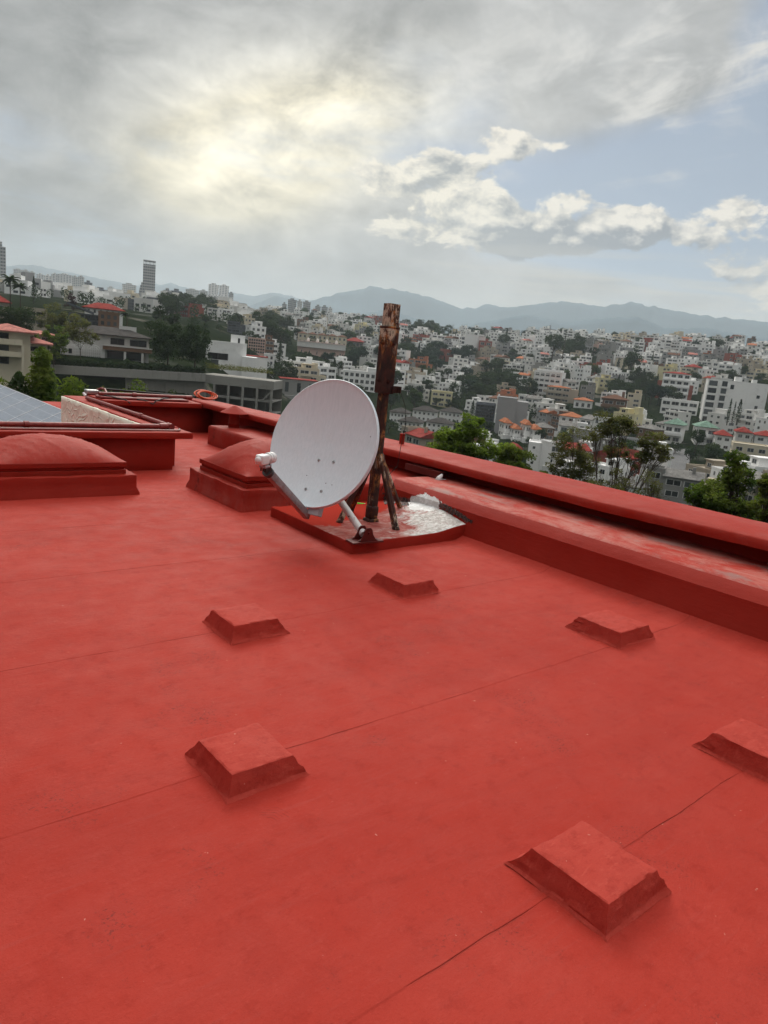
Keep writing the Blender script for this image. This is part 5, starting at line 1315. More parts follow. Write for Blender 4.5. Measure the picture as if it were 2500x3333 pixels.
# --- towers of the far city
def f_tower(a, b, pz=3.4, px=3.6, vert=.3):
    def g():
        p = objco(); x, y, z = xyz(p); P, N = geo()
        fz = X.math('FRACT', z/pz); fx = X.math('FRACT', (x+y)/px)
        wn = fz.smooth(.34, .40)*fz.smooth(.96, .90)*fx.smooth(vert-.04, vert)
        c = mix(wn*(nz(P, .2, 2, .5)*.5+.6).clamp(), a, b); return {'Base Color': c, 'Roughness': .7}
    return g
TM = [mat('tower_pale', f_tower((.62, .61, .58), (.16, .18, .20))), mat('tower_grey', f_tower((.36, .36, .36), (.07, .08, .09), 3.4, 2.6, .25)), mat('tower_dark', f_tower((.14, .15, .17), (.04, .05, .06), 3.6, 4.)), mat('tower_white', f_tower((.72, .71, .69), (.22, .24, .27), 3.2, 5.5, .45))]
def tower(x0, x1, yt, yb, D, mi, lab, top=None, dep=None, name='tower'):
    p, w, h = lm(x0, x1, yt, yb, D); dep = dep or min(w, 28); t = thing(name, lab, 'tower', p, None, face(p)); mb = MB()
    mb.box((-w/2, 0, -25), (w/2, dep, h))
    if top == 'slot':
        for k in range(9): mb.box((-w/2+w*k/9+.3, -.4, h), (-w/2+w*(k+.6)/9, .6, h+4))
        mb.box((-w/2, -.4, h+4), (w/2, dep, h+5))
    elif top == 'step': mb.box((-w/2-w*.3, 0, -25), (-w/2-.1, dep*.9, h*.62)); mb.box((-w*.2, 2, h), (w*.2, dep-2, h+5))
    elif top == 'curve':
        for k in range(7): mb.box((-w/2-w*.32*math.sqrt(1-((k+.5)/7)**2), .5, h*(-.2 if k == 0 else .52*k/7)), (-w/2-.05, dep*.8, h*.52*(k+1)/7))
        for k in range(9): mb.box((-w/2+w*k/9+.3, -.4, h), (-w/2+w*(k+.6)/9, .6, h+4))
        mb.box((-w/2, -.4, h+4), (w/2, dep, h+5))
    elif top == 'round': mb.lathe([(w/2, 0), (w*.45, w*.25), (w*.3, w*.42), (.01, w*.5)], Matrix.Translation((0, dep/2, h)), 12)
    else: mb.box((-w*.25, dep*.3, h), (w*.2, dep*.7, h+3.5)); mb.box((-w/2-.3, -.3, h-1), (w/2+.3, dep, h+.6))
    link('tower_body', mb.mesh('tower_body', [TM[mi]]), t); return t
tower(464, 502, 866, 985, 1000, 1, 'tallest grey skyscraper with an open crown and a curved lower flank', 'curve')
tower(-16, 18, 808, 935, 900, 1, 'tall grey stepped tower cut by the left edge of the view', 'step')
for k, (x0, x1, yt, yb, D, mi, lab) in enumerate((
 (46, 74, 881, 945, 2100, 0, 'faint pale tower at the left end of the far tower row'), (76, 94, 884, 945, 2050, 0, 'second faint tower from the left in the far tower row'), (96, 114, 889, 945, 2000, 0, 'third faint tower, just right of the pointed pine'),
 (120, 143, 896, 950, 1900, 3, 'white tower with dark stripes behind the pine tip'), (146, 167, 901, 958, 1500, 3, 'white striped tower with a stepped front in the middle of the row'), (168, 187, 896, 955, 1700, 3, 'narrow white tower left of the broad dark-topped slab'), (190, 234, 897, 952, 1700, 3, 'broad pale slab tower with a dark roof line'), (236, 253, 904, 955, 1650, 0, 'narrow pale tower right of the broad slab'), (255, 273, 904, 957, 1600, 0, 'rightmost pale tower of the long row'),
 (276, 299, 922, 962, 1200, 2, 'short dark tower at the end of the pale row'), (305, 350, 944, 970, 1100, 2, 'low dark office block above the trees'), (350, 371, 938, 968, 1800, 0, 'faint low tower left of the cream slab'), (60, 81, 920, 945, 1500, 0, 'low pale block under the faint towers'), (122, 138, 918, 955, 1400, 3, 'slim pale block right of the pine'),
 (399, 441, 929, 975, 1500, 0, 'cream slab tower standing alone left of the skyscraper'), (532, 556, 948, 985, 1000, 1, 'grey tower with pale edges right of the skyscraper'), (557, 590, 950, 985, 1010, 2, 'dark glass tower joined to the grey one'), (549, 597, 968, 993, 900, 0, 'low beige block in front of the dark glass tower'),
 (603, 645, 946, 1005, 1650, 0, 'pale tower left of the twin-slab towers'), (648, 673, 949, 1005, 1750, 0, 'faint tower right beside the pale one'), (676, 708, 930, 1008, 1500, 3, 'left slab of the tall twin pair'), (711, 741, 934, 1008, 1500, 3, 'right slab of the tall twin pair'), (664, 755, 966, 1010, 1450, 3, 'wide striped podium block in front of the twin slabs'), (743, 757, 957, 1008, 1500, 1, 'narrow grey tower at the right foot of the twin slabs'),
 (868, 910, 1004, 1034, 1100, 0, 'low pale institutional block left of the tower cluster'), (916, 930, 992, 1036, 1300, 1, 'slim tower at the left of the central cluster'), (934, 961, 979, 1038, 1350, 1, 'tallest grey tower of the central cluster'), (964, 980, 983, 1038, 1350, 0, 'slim pale tower in the middle of the central cluster'), (983, 1007, 986, 1040, 1300, 1, 'broad tower with a crane at the right of the central cluster'),
 (1015, 1022, 1009, 1045, 1400, 0, 'thin pale tower between the central cluster and the right trio'), (1023, 1040, 999, 1046, 1400, 1, 'left grey tower of the right trio'), (1043, 1063, 1001, 1048, 1400, 1, 'middle grey tower of the right trio'), (1065, 1078, 1005, 1048, 1400, 0, 'pale right tower of the right trio'), (1209, 1233, 1039, 1070, 1500, 3, 'small pale tower pair just left of the mast top'),
 (1770, 1776, 1064, 1110, 2600, 2, 'left needle of a hazy pair behind the ridge'), (1780, 1787, 1062, 1110, 2600, 2, 'right needle of a hazy pair behind the ridge'), (2017, 2022, 1090, 1135, 3000, 2, 'thin hazy tower behind the ridge left of a slanted one'), (2025, 2036, 1090, 1135, 3000, 2, 'broader hazy tower behind the ridge'), (1576, 1592, 1076, 1100, 2600, 0, 'hazy low tower above the white cube on the ridge'))):
    tower(x0, x1, yt, yb, D, mi, lab)
tower(2330, 2342, 1106, 1145, 3000, 2, 'hazy round-topped tower alone in front of the mountains at right', 'round')

# --- special trees
def near_tree(name, label, D, lobes, leaf, n, s, seed, dens=14, bare=.0, foot=None):
    """trunk, limbs reaching into every lobe of the crown, and leaf-sized faces in clumps round the limb ends"""
    g = random.Random(seed); L = []
    for (px, py, rx, ry) in lobes:
        c = at_dist(px, py, D); k = (c-O).dot(_f)/FPX; L.append((c+Vector((g.uniform(-.4, .4), g.uniform(-.4, .4), 0))*rx*k, rx*k, ry*k))
    bx = foot or sum(l[0] for l in lobes)/len(lobes); b = at_dist(bx, max(l[1] for l in lobes), D); root = Vector((b.x, b.y, ground(b.x, b.y)))
    t = thing(name, label, 'tree', root); wood = MB(); lv = MB(); zt = max(l[0].z for l in L); H = zt-root.z; tot = sum(l[1]*l[2] for l in L)
    fork = root+Vector((0, 0, H*.42)); wood.tube([root-Vector((0, 0, .6)), root+Vector((.1, .05, H*.2)), fork], [H*.013, H*.010, H*.008], 9)
    for (c, rx, ry) in L:
        mid = fork+(c-fork)*.5+rv(g)*rx*.35-Vector((0, 0, ry*.2)); wood.tube([fork, fork+(mid-fork)*.5+rv(g)*rx*.1, mid, c], [H*.0055, H*.0045, H*.003, H*.0016], 6, 0, False)
        for q in range(dens):
            v = rv(g)*g.uniform(.35, 1.)**.6; e = c+Vector((v.x*rx, v.y*rx, v.z*ry)); st = mid+(c-mid)*g.random(); m2 = st+(e-st)*.5+rv(g)*rx*.12
            wood.tube([st, m2, e], [H*.0016, H*.0011, H*.0005], 4, 0, False)
            cr = (rx+ry)*.5*g.uniform(.30, .55); ne = int(n*rx*ry/tot/dens*g.uniform(.3, 1.7)*(0 if g.random() < bare else 1))
            for k in range(3): wood.tube([m2+(e-m2)*g.random(), e+rv(g)*cr], [H*.0006, H*.0003], 3, 0, False)
            for i in range(ne):
                w = rv(g); p = e+Vector((w.x*cr, w.y*cr, w.z*cr*.7))*g.uniform(.2, 1)**.5; quad(lv, p, Vector((0, 0, .9))+rv(g)*.8, s*g.uniform(.55, 1.3), g, 0, .62)
    wood.build('trunk', M['bark'], t, smooth=True); lv.build('crown', LEAF[leaf], t); OCC.append((root.x, root.y, 3)); return t
near_tree('leafy_tree', 'bright green bushy tree rising just behind the parapet right of the mast', 46, [(1530, 1385, 42, 38), (1450, 1440, 66, 44), (1560, 1448, 78, 54), (1490, 1490, 105, 56), (1615, 1492, 48, 54), (1412, 1478, 42, 32), (1545, 1570, 115, 60)], 'bright', 30000, .22, 4, 24)
near_tree('wispy_tree', 'tall wispy olive tree with thin bare limbs beyond the parapet', 42, [(1985, 1372, 62, 38), (2040, 1392, 50, 34), (1945, 1412, 34, 32), (2112, 1436, 52, 38), (2150, 1480, 34, 26), (2075, 1490, 40, 32), (2010, 1470, 44, 30)], 'olive', 10000, .15, 9, 16, .22, 2010)
near_tree('wispy_tree', 'shorter ragged olive tree left of the tall wispy one', 44, [(1880, 1440, 48, 42), (1850, 1505, 62, 52), (1925, 1512, 46, 50), (1805, 1510, 36, 40), (1870, 1580, 70, 40)], 'olive', 10000, .15, 21, 17, .2, 1870)
near_tree('bare_tree', 'dark nearly leafless brushy tree between the wispy trees', 40, [(1990, 1560, 70, 52), (1930, 1590, 50, 40), (2060, 1580, 52, 48), (2000, 1640, 90, 40)], 'olive', 6500, .13, 33, 18, .4, 2000)
near_tree('bare_tree', 'thin brown twiggy tree right of the tall wispy tree', 38, [(2110, 1560, 46, 44), (2150, 1610, 40, 40), (2090, 1630, 50, 40), (1790, 1600, 10, 10)][:3], 'olive', 2400, .12, 37, 18, .5, 2110)
near_tree('leafy_tree', 'yellow-green feathery tree behind the parapet near the right edge', 33, [(2402, 1492, 32, 28), (2425, 1555, 52, 44), (2360, 1605, 82, 54), (2298, 1640, 70, 44), (2445, 1640, 56, 54), (2262, 1602, 26, 26), (2380, 1690, 110, 40)], 'lime', 20000, .15, 51, 22)
near_tree('leafy_tree', 'green tree cut by the right edge of the view above the parapet', 30, [(2496, 1640, 36, 60), (2515, 1570, 34, 36), (2540, 1640, 40, 60), (2500, 1710, 50, 40)], 'lime', 9000, .14, 57, 14)
near_tree('leafy_tree', 'low olive shrubby tree right of the bright green tree', 45, [(1690, 1502, 52, 34), (1655, 1475, 34, 28), (1740, 1548, 46, 30), (1680, 1550, 60, 36)], 'lime', 10000, .17, 61, 15)
near_tree('thin_tree', 'slender olive tree with a fine rounded crown in front of the villa', 168, [(258, 1064, 42, 34), (232, 1088, 28, 26), (286, 1094, 28, 26), (258, 1098, 36, 20)], 'olive', 4200, .42, 71, 16, .1, 262)
near_tree('thin_tree', 'yellowish green loose tree left of the villa', 160, [(172, 1084, 36, 30), (150, 1108, 28, 30), (200, 1110, 26, 26), (178, 1136, 36, 26)], 'lime', 4200, .42, 77, 14)
near_tree('thin_tree', 'dull olive tree behind the yellowish one at the villa corner', 200, [(182, 1030, 42, 34), (152, 1046, 28, 26), (214, 1042, 28, 30)], 'olive', 3600, .5, 83, 14)
near_tree('thin_tree', 'dark loose-crowned tree right of the palm beyond the villa roof', 235, [(520, 1012, 20, 16), (546, 1030, 28, 20), (570, 1042, 16, 18)], 'dark', 3000, .55, 87, 12)
near_tree('thin_tree', 'bare brownish tree behind the red-roofed house at left', 320, [(238, 974, 16, 16), (225, 992, 20, 14)], 'plum', 1200, .6, 89, 14, .2)
def bamboo(name, label, px, ytop, D, rad, n, s, seed, leaf, ybase=None):
    g = random.Random(seed); top = at_dist(px, ytop, D); gz = ground(top.x, top.y); H = top.z-gz; dep = 5.; t = thing(name, label, 'shrub', (top.x, top.y, gz)); mb = MB(); st = MB()
    for i in range(n):
        q = g.random()**.75; z = H-dep*q; cap = min(1., dep*q/(rad*(2.6 if name == 'bamboo' else 1.05))); r = rad*math.sqrt(max(0., 1-(1-cap)**2))*(.72+.5*noise.noise(Vector((q*9, seed, 0)))+.25*noise.noise(Vector((q*25, seed+4, 0))))
        a = g.uniform(0, 2*PI); rr = r*math.sqrt(g.random())*1.15; p = Vector((top.x+rr*math.cos(a), top.y+rr*math.sin(a), gz+z)); quad(mb, p, Vector((math.cos(a), math.sin(a), .7))+rv(g)*.7, s*g.uniform(.6, 1.4), g, 0, .42)
    for k in range(7):
        a = k*.9; st.tube([(top.x+.1*math.cos(a), top.y+.1*math.sin(a), gz-.3), (top.x+rad*.5*math.cos(a), top.y+rad*.5*math.sin(a), gz+H*.7)], .03, 5)
    mb.build('foliage', LEAF[leaf], t); st.build('stem', M['bark'], t); return t
bamboo('bamboo', 'tall leafy bamboo column behind the solar panels', 136, 1130, 36, .72, 6000, .26, 1, 'lime')
bamboo('bamboo', 'shorter dark bamboo clump left of the tall bamboo column', 62, 1212, 36, .7, 3600, .26, 2, 'mid')
bamboo('shrub', 'rounded leafy bush between the tall bamboo and the cream wall', 236, 1228, 34, .95, 4000, .24, 3, 'lime')
bamboo('shrub', 'pale green round bush in front of the stained concrete wall', 448, 1232, 34, .62, 2600, .18, 4, 'lime')
bamboo('shrub', 'small dark bush with pale tips by the junction box', 338, 1256, 32, .5, 1500, .16, 5, 'olive')
bamboo('shrub', 'small low bush right of the pale green round bush', 564, 1268, 34, .45, 1200, .15, 6, 'mid')
bamboo('shrub', 'yellow-green bush peeping over the solar panels at the left edge', 6, 1232, 36, .6, 1500, .24, 7, 'lime')
bamboo('shrub', 'yellowish low bush at the left foot of the pale green bush', 400, 1264, 34, .4, 1000, .16, 8, 'lime')
def at_px(px, yb, D): p = at_dist(px, yb, D); p.z = min(p.z, ground(p.x, p.y)); return p
def special(kind, px, yt, yb, D, leaf, name, label, wide=1., v=0):
    D *= gscale(math.degrees(azel(px, yb)[0])) if D < 600 else 1
    p = at_dist(px, yb, D); h = (yb-yt)*(p-O).dot(_f)/FPX; p2 = p.copy(); t = tree(kind, p2, h, leaf, name, label, wide=wide, v=v); OCC.append((p.x, p.y, h*.3)); return t
special('mass', 545, 1052, 1196, 158, 'dark', 'dense_tree', 'big dense dark round tree right of the villa', .92)
special('mass', 634, 1050, 1196, 159, 'dark', 'dense_tree', 'dense dark tree beside the white box house', .85, 1)
special('mass', 50, 1000, 1110, 170, 'dark', 'dense_tree', 'dark round tree behind the pink-roofed house', 1.5)
special('palm', 34, 905, 1010, 205, 'dark', 'palm_tree', 'dark palm nearest the left edge', 1.0)
special('palm', 66, 928, 1012, 200, 'dark', 'palm_tree', 'drooping dark palm just left of the pointed pine', 1.1, 1)
special('palm', 412, 1020, 1078, 190, 'dark', 'palm_tree', 'spiky palm behind the right end of the villa roof', 1.5, 1)
special('conifer', 110, 902, 985, 330, 'dark', 'pine_tree', 'dark pointed pine in front of the far towers', .85)
special('tiered', 1831, 1072, 1165, 330, 'dark', 'pine_tree', 'tiered pine with open whorls on the ridge', 1.)
special('broad', 1796, 1082, 1168, 328, 'dark', 'broad_tree', 'huge dark tree left of the tiered pine', 1.15)
special('broad', 2050, 1140, 1228, 300, 'dark', 'broad_tree', 'tall dark tree on the slope above the grove', .95)
special('conifer', 1643, 1070, 1135, 390, 'dark', 'pine_tree', 'dark pointed tree on the ridge right of the white cube', .8)
special('loose', 1455, 1054, 1112, 400, 'dark', 'ridge_tree', 'tall tufted tree on the ridge right of the mast', 1.0)
special('loose', 1530, 1226, 1345, 240, 'blue', 'broad_tree', 'big blue-green tree left of the grey slab', 1.3)
special('broad', 1580, 1245, 1345, 242, 'dark', 'broad_tree', 'dark spreading tree touching the grey slab block', 1.1)
special('broad', 1654, 1192, 1290, 290, 'dark', 'broad_tree', 'dark broad tree above the grey slab', 1.0)
for k, (x, yt) in enumerate(((2366, 1298), (2382, 1308), (2398, 1300))):
    special('cypress', x, yt, 1378, 205, 'dark', 'cypress', ('left cypress of three before the big white block', 'middle, slimmest cypress of three before the big white block', 'right, bushier cypress of three before the big white block')[k], (1, .8, 1.6)[k])
for k, (x, yt) in enumerate(((1724, 1338), (1735, 1332), (1742, 1345))):
    special('cypress', x, yt, 1376, 215, 'dark', 'cypress', ('left of three small cypresses right of the grey slab', 'tallest of three small cypresses right of the grey slab', 'right of three small cypresses right of the grey slab')[k])
special('broad', 2262, 1392, 1470, 150, 'dark', 'broad_tree', 'dark round tree in front of the green-roofed houses', .95)
special('broad', 1760, 1392, 1436, 165, 'dark', 'round_tree', 'clipped dark ball tree beside the orange-roofed terrace', 1.2)
special('broad', 1830, 1396, 1450, 150, 'mid', 'round_tree', 'round green tree right of the narrow white block', 1.1)
special('bush', 1990, 1425, 1470, 120, 'plum', 'flowering_bush', 'purple flowering bush seen through the wispy tree', .8)
special('bush', 2225, 1545, 1590, 118, 'plum', 'flowering_bush', 'plum-coloured bush at the end of the street', .9)
# hedge and garden along the retaining wall
g = random.Random(3); mb = MB(); core = MB()
for i in range(9000):
    q = g.random(); p = RW0+(RW1-RW0)*q; az_ = math.atan2(p.x, p.y); up = g.random()
    hh = 1.1+.9*noise.noise(Vector((q*30, 0, 0)))+1.1*max(0, noise.noise(Vector((q*9, 5, 0)))); d = g.uniform(-.2, 3.0)
    c = Vector((p.x+math.sin(az_)*d, p.y+math.cos(az_)*d, p.z+hh*up+.05-(.9*g.random() if d < .1 and noise.noise(Vector((q*40, 9, 0))) > .1 else 0))); quad(mb, c, Vector((-math.sin(az_), -math.cos(az_), .8))+rv(g)*.8, .42*g.uniform(.6, 1.3), g)
o = mb.build('hedge', LEAF['dark'], origin=tuple(RW0)); tag(o, 'dark overgrown hedge trailing along the top of the retaining wall', 'hedge')
g = random.Random(8); mb = MB(); a = at_dist(690, 1202, 165); b = at_dist(890, 1220, 162)
for i in range(2600):
    q = g.random(); p = a+(b-a)*q; hh = .7+.9*max(0, noise.noise(Vector((q*14, 0, 3)))+.2); quad(mb, p+Vector((g.uniform(-1, 1), g.uniform(0, 3), hh*g.random()+.15)), rv(g)+Vector((0, 0, .4)), .30*g.uniform(.6, 1.4), g, 0, .5)
o = mb.build('weeds', LEAF['olive'], origin=tuple(a)); tag(o, 'dry weeds growing along the roof edge of the parking frame', 'weeds', kind='stuff')

# ------------------------------------------------------------------ street
mb = MB(); rows = []
for py in (1462, 1480, 1500, 1520, 1545, 1575):
    for px in (2178+(1575-py)*.06, 2200, 2222, 2246):
        p, d = hit(px, py); mb.v.append(tuple(p+Vector((0, 0, .12))))
for i in range(5):
    for j in range(3): a = i*4+j; mb.f.append((a, a+4, a+5, a+1)); mb.m.append(0)
o = mb.build('street', M['asphalt']); tag(o, kind='structure')

# ------------------------------------------------------------------ hillside houses and trees
LMK = [('the rusty mast', 1250, 1150), ('the grey slab block', 1650, 1345), ('the big white block', 2370, 1310), ('the maroon cube house', 1457, 1158), ('the grid-fronted block', 1765, 1255), ('the bright green tree', 1520, 1420), ('the tall wispy tree', 1990, 1420), ('the long cream hall', 1040, 1135), ('the parking frame', 780, 1270), ('the grey-roofed villa', 345, 1110), ('the skyscraper', 483, 920), ('the twin-slab towers', 710, 965), ('the tower cluster', 970, 1010), ('the stepped white house', 740, 1160), ('the tiered pine', 1831, 1100), ('the green-roofed houses', 2240, 1415), ('the white ridge cube', 1550, 1115), ('the brown-roofed house', 1990, 1320), ('the glass-fronted office', 760, 1068), ('the red-sided block', 2190, 1255), ('the scaffolded frame', 834, 1125), ('the yellow house', 1435, 1300), ('the grey row houses', 1380, 1380), ('the orange terrace', 1690, 1415), ('the cream town houses', 1050, 1100)]
def where(px, py):
    nm, lx, ly = min(LMK, key=lambda q: (q[1]-px)**2+((q[2]-py)*1.6)**2); dx, dy = px-lx, py-ly
    r = math.hypot(dx, dy*1.6); v = 'above' if dy < 0 else 'below'; h = 'left' if dx < 0 else 'right'
    a, b = abs(dx), abs(dy)*1.6
    w = f'{h} of' if a > 2.2*b else (v if b > 2.2*a else ('upper ' if dy < 0 else 'lower ')+f'{h} of')
    return ('close ' if r < 45 else 'far ' if r > 170 else '')+w+' '+nm
GROVES = [(1410, 1172, 135, 34, 'blue'), (1330, 1150, 60, 26, 'dark'), (2075, 1268, 85, 46, 'dark'), (1620, 1235, 60, 36, 'dark'), (1540, 1285, 58, 55, 'dark'), (1140, 1175, 150, 28, 'blue'), (920, 1190, 80, 42, 'dark'), (1000, 1195, 90, 30, 'dark'), (855, 1060, 40, 26, 'dark'), (940, 1060, 55, 20, 'dark'), (640, 1005, 70, 12, 'dark'), (1850, 1150, 45, 30, 'dark'), (2130, 1300, 60, 24, 'blue'), (2440, 1255, 50, 24, 'dark'), (1690, 1290, 45, 30, 'dark'), (1900, 1350, 90, 22, 'dark'), (2470, 1380, 40, 40, 'dark'), (1390, 1075, 50, 16, 'dark'), (1560, 1075, 60, 10, 'dark'), (880, 1110, 40, 28, 'dark'), (1250, 1290, 26, 60, 'dark'), (1300, 1420, 60, 24, 'dark'), (2200, 1310, 40, 20, 'dark'), (700, 1080, 40, 20, 'dark'), (560, 1010, 50, 18, 'dark'), (450, 1020, 60, 18, 'dark'), (240, 985, 90, 16, 'dark')]
PAL = ['white']*22+['off-white']*8+['grey']*4+['cream']*4+['concrete']*4+['beige']*3+['brick-red', 'terracotta', 'yellow', 'pinkish', 'brown']
HOUSES = []; FTREES = []
g = random.Random(20)
def clear_of_landmarks(px, py, d, rx, top, f=.72):
    for (x0, x1, yt, yb, D) in LBOX:
        if d < D-4 and px+rx > x0 and px-rx < x1 and top < yt+(yb-yt)*f and py > yt: return False
    return True
d = 175.
while d < 1120:
    step = 12.6+d*.0055; a = R(23)
    while a < R(70):
        aa = a+g.uniform(-.35, .35)*step/d; dd = d+g.uniform(-.3, .3)*step; a += step/d
        if aa < R(33.5) and dd < 240: continue
        if aa < R(29) and dd > 700: continue
        x, y = dd*math.sin(aa), dd*math.cos(aa); z = ground(x, y); px, py, ww = proj((x, y, z+3)); k_ = FPX/ww
        if not (-40 < px < 2560): continue
        gv = [q for q in GROVES if ((px-q[0])/q[2])**2+((py-q[1])/q[3])**2 < .62]
        def add_tree(x, y, h, kind, leaf):
            p_ = proj((x, y, ground(x, y)))
            if free(x, y, 2.) and clear_of_landmarks(p_[0], p_[1], math.hypot(x, y), h*.3*FPX/p_[2], p_[1]-h*FPX/p_[2], .45): FTREES.append((x, y, h, kind, leaf))
        if gv:
            for k in range(2 if dd < 800 else 1): add_tree(x+g.uniform(-.45, .45)*step, y+g.uniform(-.45, .45)*step, g.uniform(8, 15), g.choice(('broad', 'broad', 'dome', 'broad', 'dome', 'conifer')), gv[0][4])
            continue
        if aa < R(28.8) and dd < 500:
            if g.random() < .4: add_tree(x, y, g.uniform(3, 5.5), g.choice(('broad', 'broad', 'bush')), 'dark')
            continue
        if 2165 < px < 2255 and 1455 < py < 1590: continue      # the street
        if not free(x, y, 5.0): continue
        if g.random() < .84:
            if clear_of_landmarks(px, py+3*k_, dd, 6*k_, py-5*k_): HOUSES.append((x, y, z, aa, dd))
            else:
                for _ in range(3): add_tree(x+g.uniform(-.5, .5)*step, y+g.uniform(-.5, .5)*step, g.uniform(3, 7), g.choice(('bush', 'broad', 'bush')), 'dark')
            if g.random() < .40:
                q = g.uniform(6.5, 9); b = g.uniform(0, 2*PI); add_tree(x+math.cos(b)*q, y+math.sin(b)*q, g.uniform(4.5, 10), g.choice(('broad', 'broad', 'loose', 'cypress', 'bush', 'broad')), g.choice(('dark', 'dark', 'mid', 'blue')))
        else: add_tree(x, y, g.uniform(7, 13), g.choice(('broad', 'broad', 'loose', 'conifer', 'dome')), g.choice(('dark', 'dark', 'mid', 'blue')))
    d += step*.95
NUMW = ('zero', 'one', 'two', 'three', 'four', 'five')
PLACED = []       # (matrix, kind word, description, centre, height, width, recipe)
for i, (x, y, z, aa, dd) in enumerate(HOUSES):
    k = g.randrange(len(SPECS)); s = SPECS[k]; wl = g.choice(PAL)
    if dd > 700 and g.random() < .5: wl = 'white'
    rf = g.choice(('terracotta', 'red', 'brown', 'grey', 'grey', 'brown', 'pink', 'grey')) if s.kind == 'pitched' else None
    rz = -aa+g.choice((0, 0, .5, -.5, .9, -.9))+g.uniform(-.2, .2); sc = g.uniform(.78, 1.02)
    p = Vector((x-math.sin(aa)*s.d/2, y-math.cos(aa)*s.d/2, z)); h = s.fl*2.9*sc
    PLACED.append((Matrix.Translation(p) @ Matrix.Rotation(rz, 4, 'Z') @ Matrix.Scale(sc, 4), 'house', f"{wl} {NUMW[s.fl]}-storey {(rf+'-roofed ') if rf else ''}house", Vector((x, y, z+h*.6)), h, s.w*sc, (s, p, rz, wl, rf, sc)))
for (x, y, h, kind, leaf) in FTREES:
    z = ground(x, y); wide = g.uniform(.95, 1.35); v = g.randrange(NV[kind]); rz = g.uniform(0, 2*PI)
    w_ = {'broad': 'spreading', 'dome': 'round', 'loose': 'loose', 'conifer': 'pointed', 'cypress': 'columnar', 'bush': 'low'}[kind]; c_ = {'dark': 'dark', 'mid': 'mid-green', 'blue': 'blue-green'}[leaf]
    PLACED.append((Matrix.Translation((x, y, z)) @ Matrix.Rotation(rz, 4, 'Z') @ Matrix.Diagonal((h*wide, h*wide, h, 1)), 'tree', f'{c_} {w_} {"shrub" if kind == "bush" else "tree"}', Vector((x, y, z+h*.62)), h, h*.6, (kind, (x, y, z), h, leaf, wide, v)))

# ------------------------------------------------------------------ keep what the photograph shows, the 300 largest of a kind as things
from mathutils.bvhtree import BVHTree
bpy.context.view_layer.update()
bv, bf, bid = [], [], []
CY = [(math.cos(i*PI/4), math.sin(i*PI/4), z) for z, i in [(.22, i) for i in range(8)]+[(.62, i) for i in range(8)]+[(.93, i) for i in range(8)]]
def occlude(me, mx, i, crown=False):
    k = len(bv)
    if crown:
        bb = [Vector(v.co) for v in me.vertices]; rx = max(abs(v.x) for v in bb)*.72; z0, z1 = min(v.z for v in bb), max(v.z for v in bb)
        for cx, cy_, q in CY: bv.append(mx @ Vector((cx*rx*(1 if q < .9 else .45), cy_*rx*(1 if q < .9 else .45), z0+(z1-z0)*q)))
        for r_ in (0, 8):
            for j in range(8): bf.append((k+r_+j, k+r_+(j+1) % 8, k+r_+8+(j+1) % 8, k+r_+8+j)); bid.append(i)
        bf.append(tuple(k+16+j for j in range(8))); bid.append(i)
    else:
        bv.extend(mx @ v.co for v in me.vertices)
        for p in me.polygons: bf.append(tuple(j+k for j in p.vertices)); bid.append(i)
for o in col.objects:
    if o.type != 'MESH' or o.name.startswith(('haze', 'window', 'water_tank', 'trunk', 'mountain', 'hill', 'roof_deck', 'hedge', 'weeds', 'foliage')): continue
    if o.name.startswith('crown'):
        if o.matrix_world.to_scale().z > 1.5: occlude(o.data, o.matrix_world, -1, True)
    elif len(o.data.polygons) < 60000: occlude(o.data, o.matrix_world, -1)
cmini = {}
for i, q in enumerate(PLACED):
    if q[1] == 'house': occlude(q[6][0].me, q[0], i)
    else:
        key = (q[6][0], q[6][5])
        if key not in cmini:
            vs_ = [Vector(v.co) for v in TREES[key][0].vertices]; cmini[key] = (max(abs(v.x) for v in vs_)*.72, min(v.z for v in vs_), max(v.z for v in vs_))
        rx, z0, z1 = cmini[key]; k = len(bv)
        for cx, cy_, r_ in CY: bv.append(q[0] @ Vector((cx*rx*(1 if r_ < .9 else .45), cy_*rx*(1 if r_ < .9 else .45), z0+(z1-z0)*r_)))
        for r_ in (0, 8):
            for j in range(8): bf.append((k+r_+j, k+r_+(j+1) % 8, k+r_+8+(j+1) % 8, k+r_+8+j)); bid.append(i)
        bf.append(tuple(k+16+j for j in range(8))); bid.append(i)
bvh = BVHTree.FromPolygons(bv, bf)
keep = []
for i, (mx, kw, desc, c, h, w, rec) in enumerate(PLACED):
    seen = 0; side = Vector((c.y, -c.x, 0)).normalized()
    for fz in (-.45, -.1, .2, .38, .5):
        for fx in (-.42, -.15, .15, .42):
            if kw == 'tree': fx *= .7
            q = c+Vector((0, 0, fz*h*(1 if kw == 'house' else .62)))+side*(fx*w); dr = q-O; L = dr.length; px, py, ww = proj(q)
            if not (0 < px < 2500 and 0 < py < 3333): continue
            loc, nn, idx, dist = bvh.ray_cast(O, dr.normalized(), L+w)
            if loc is not None and bid[idx] == i: seen += 1
    if seen >= 3: keep.append((seen*h*w/(c-O).length_squared, i))
smx, trx = MB(), MB()
SM = ['white', 'off-white', 'grey', 'cream', 'concrete', 'beige', 'brick-red', 'terracotta', 'yellow', 'pinkish', 'brown']; RMX = ['terracotta', 'red', 'brown', 'grey', 'pink']
def melt(me, mx, mb, mi):
    k = len(mb.v); mb.v += [tuple(mx @ v.co) for v in me.vertices]
    for p in me.polygons: mb.f.append(tuple(j+k for j in p.vertices)); mb.m.append(mi)
by = {}; nk = {'house': 0, 'tree': 0}
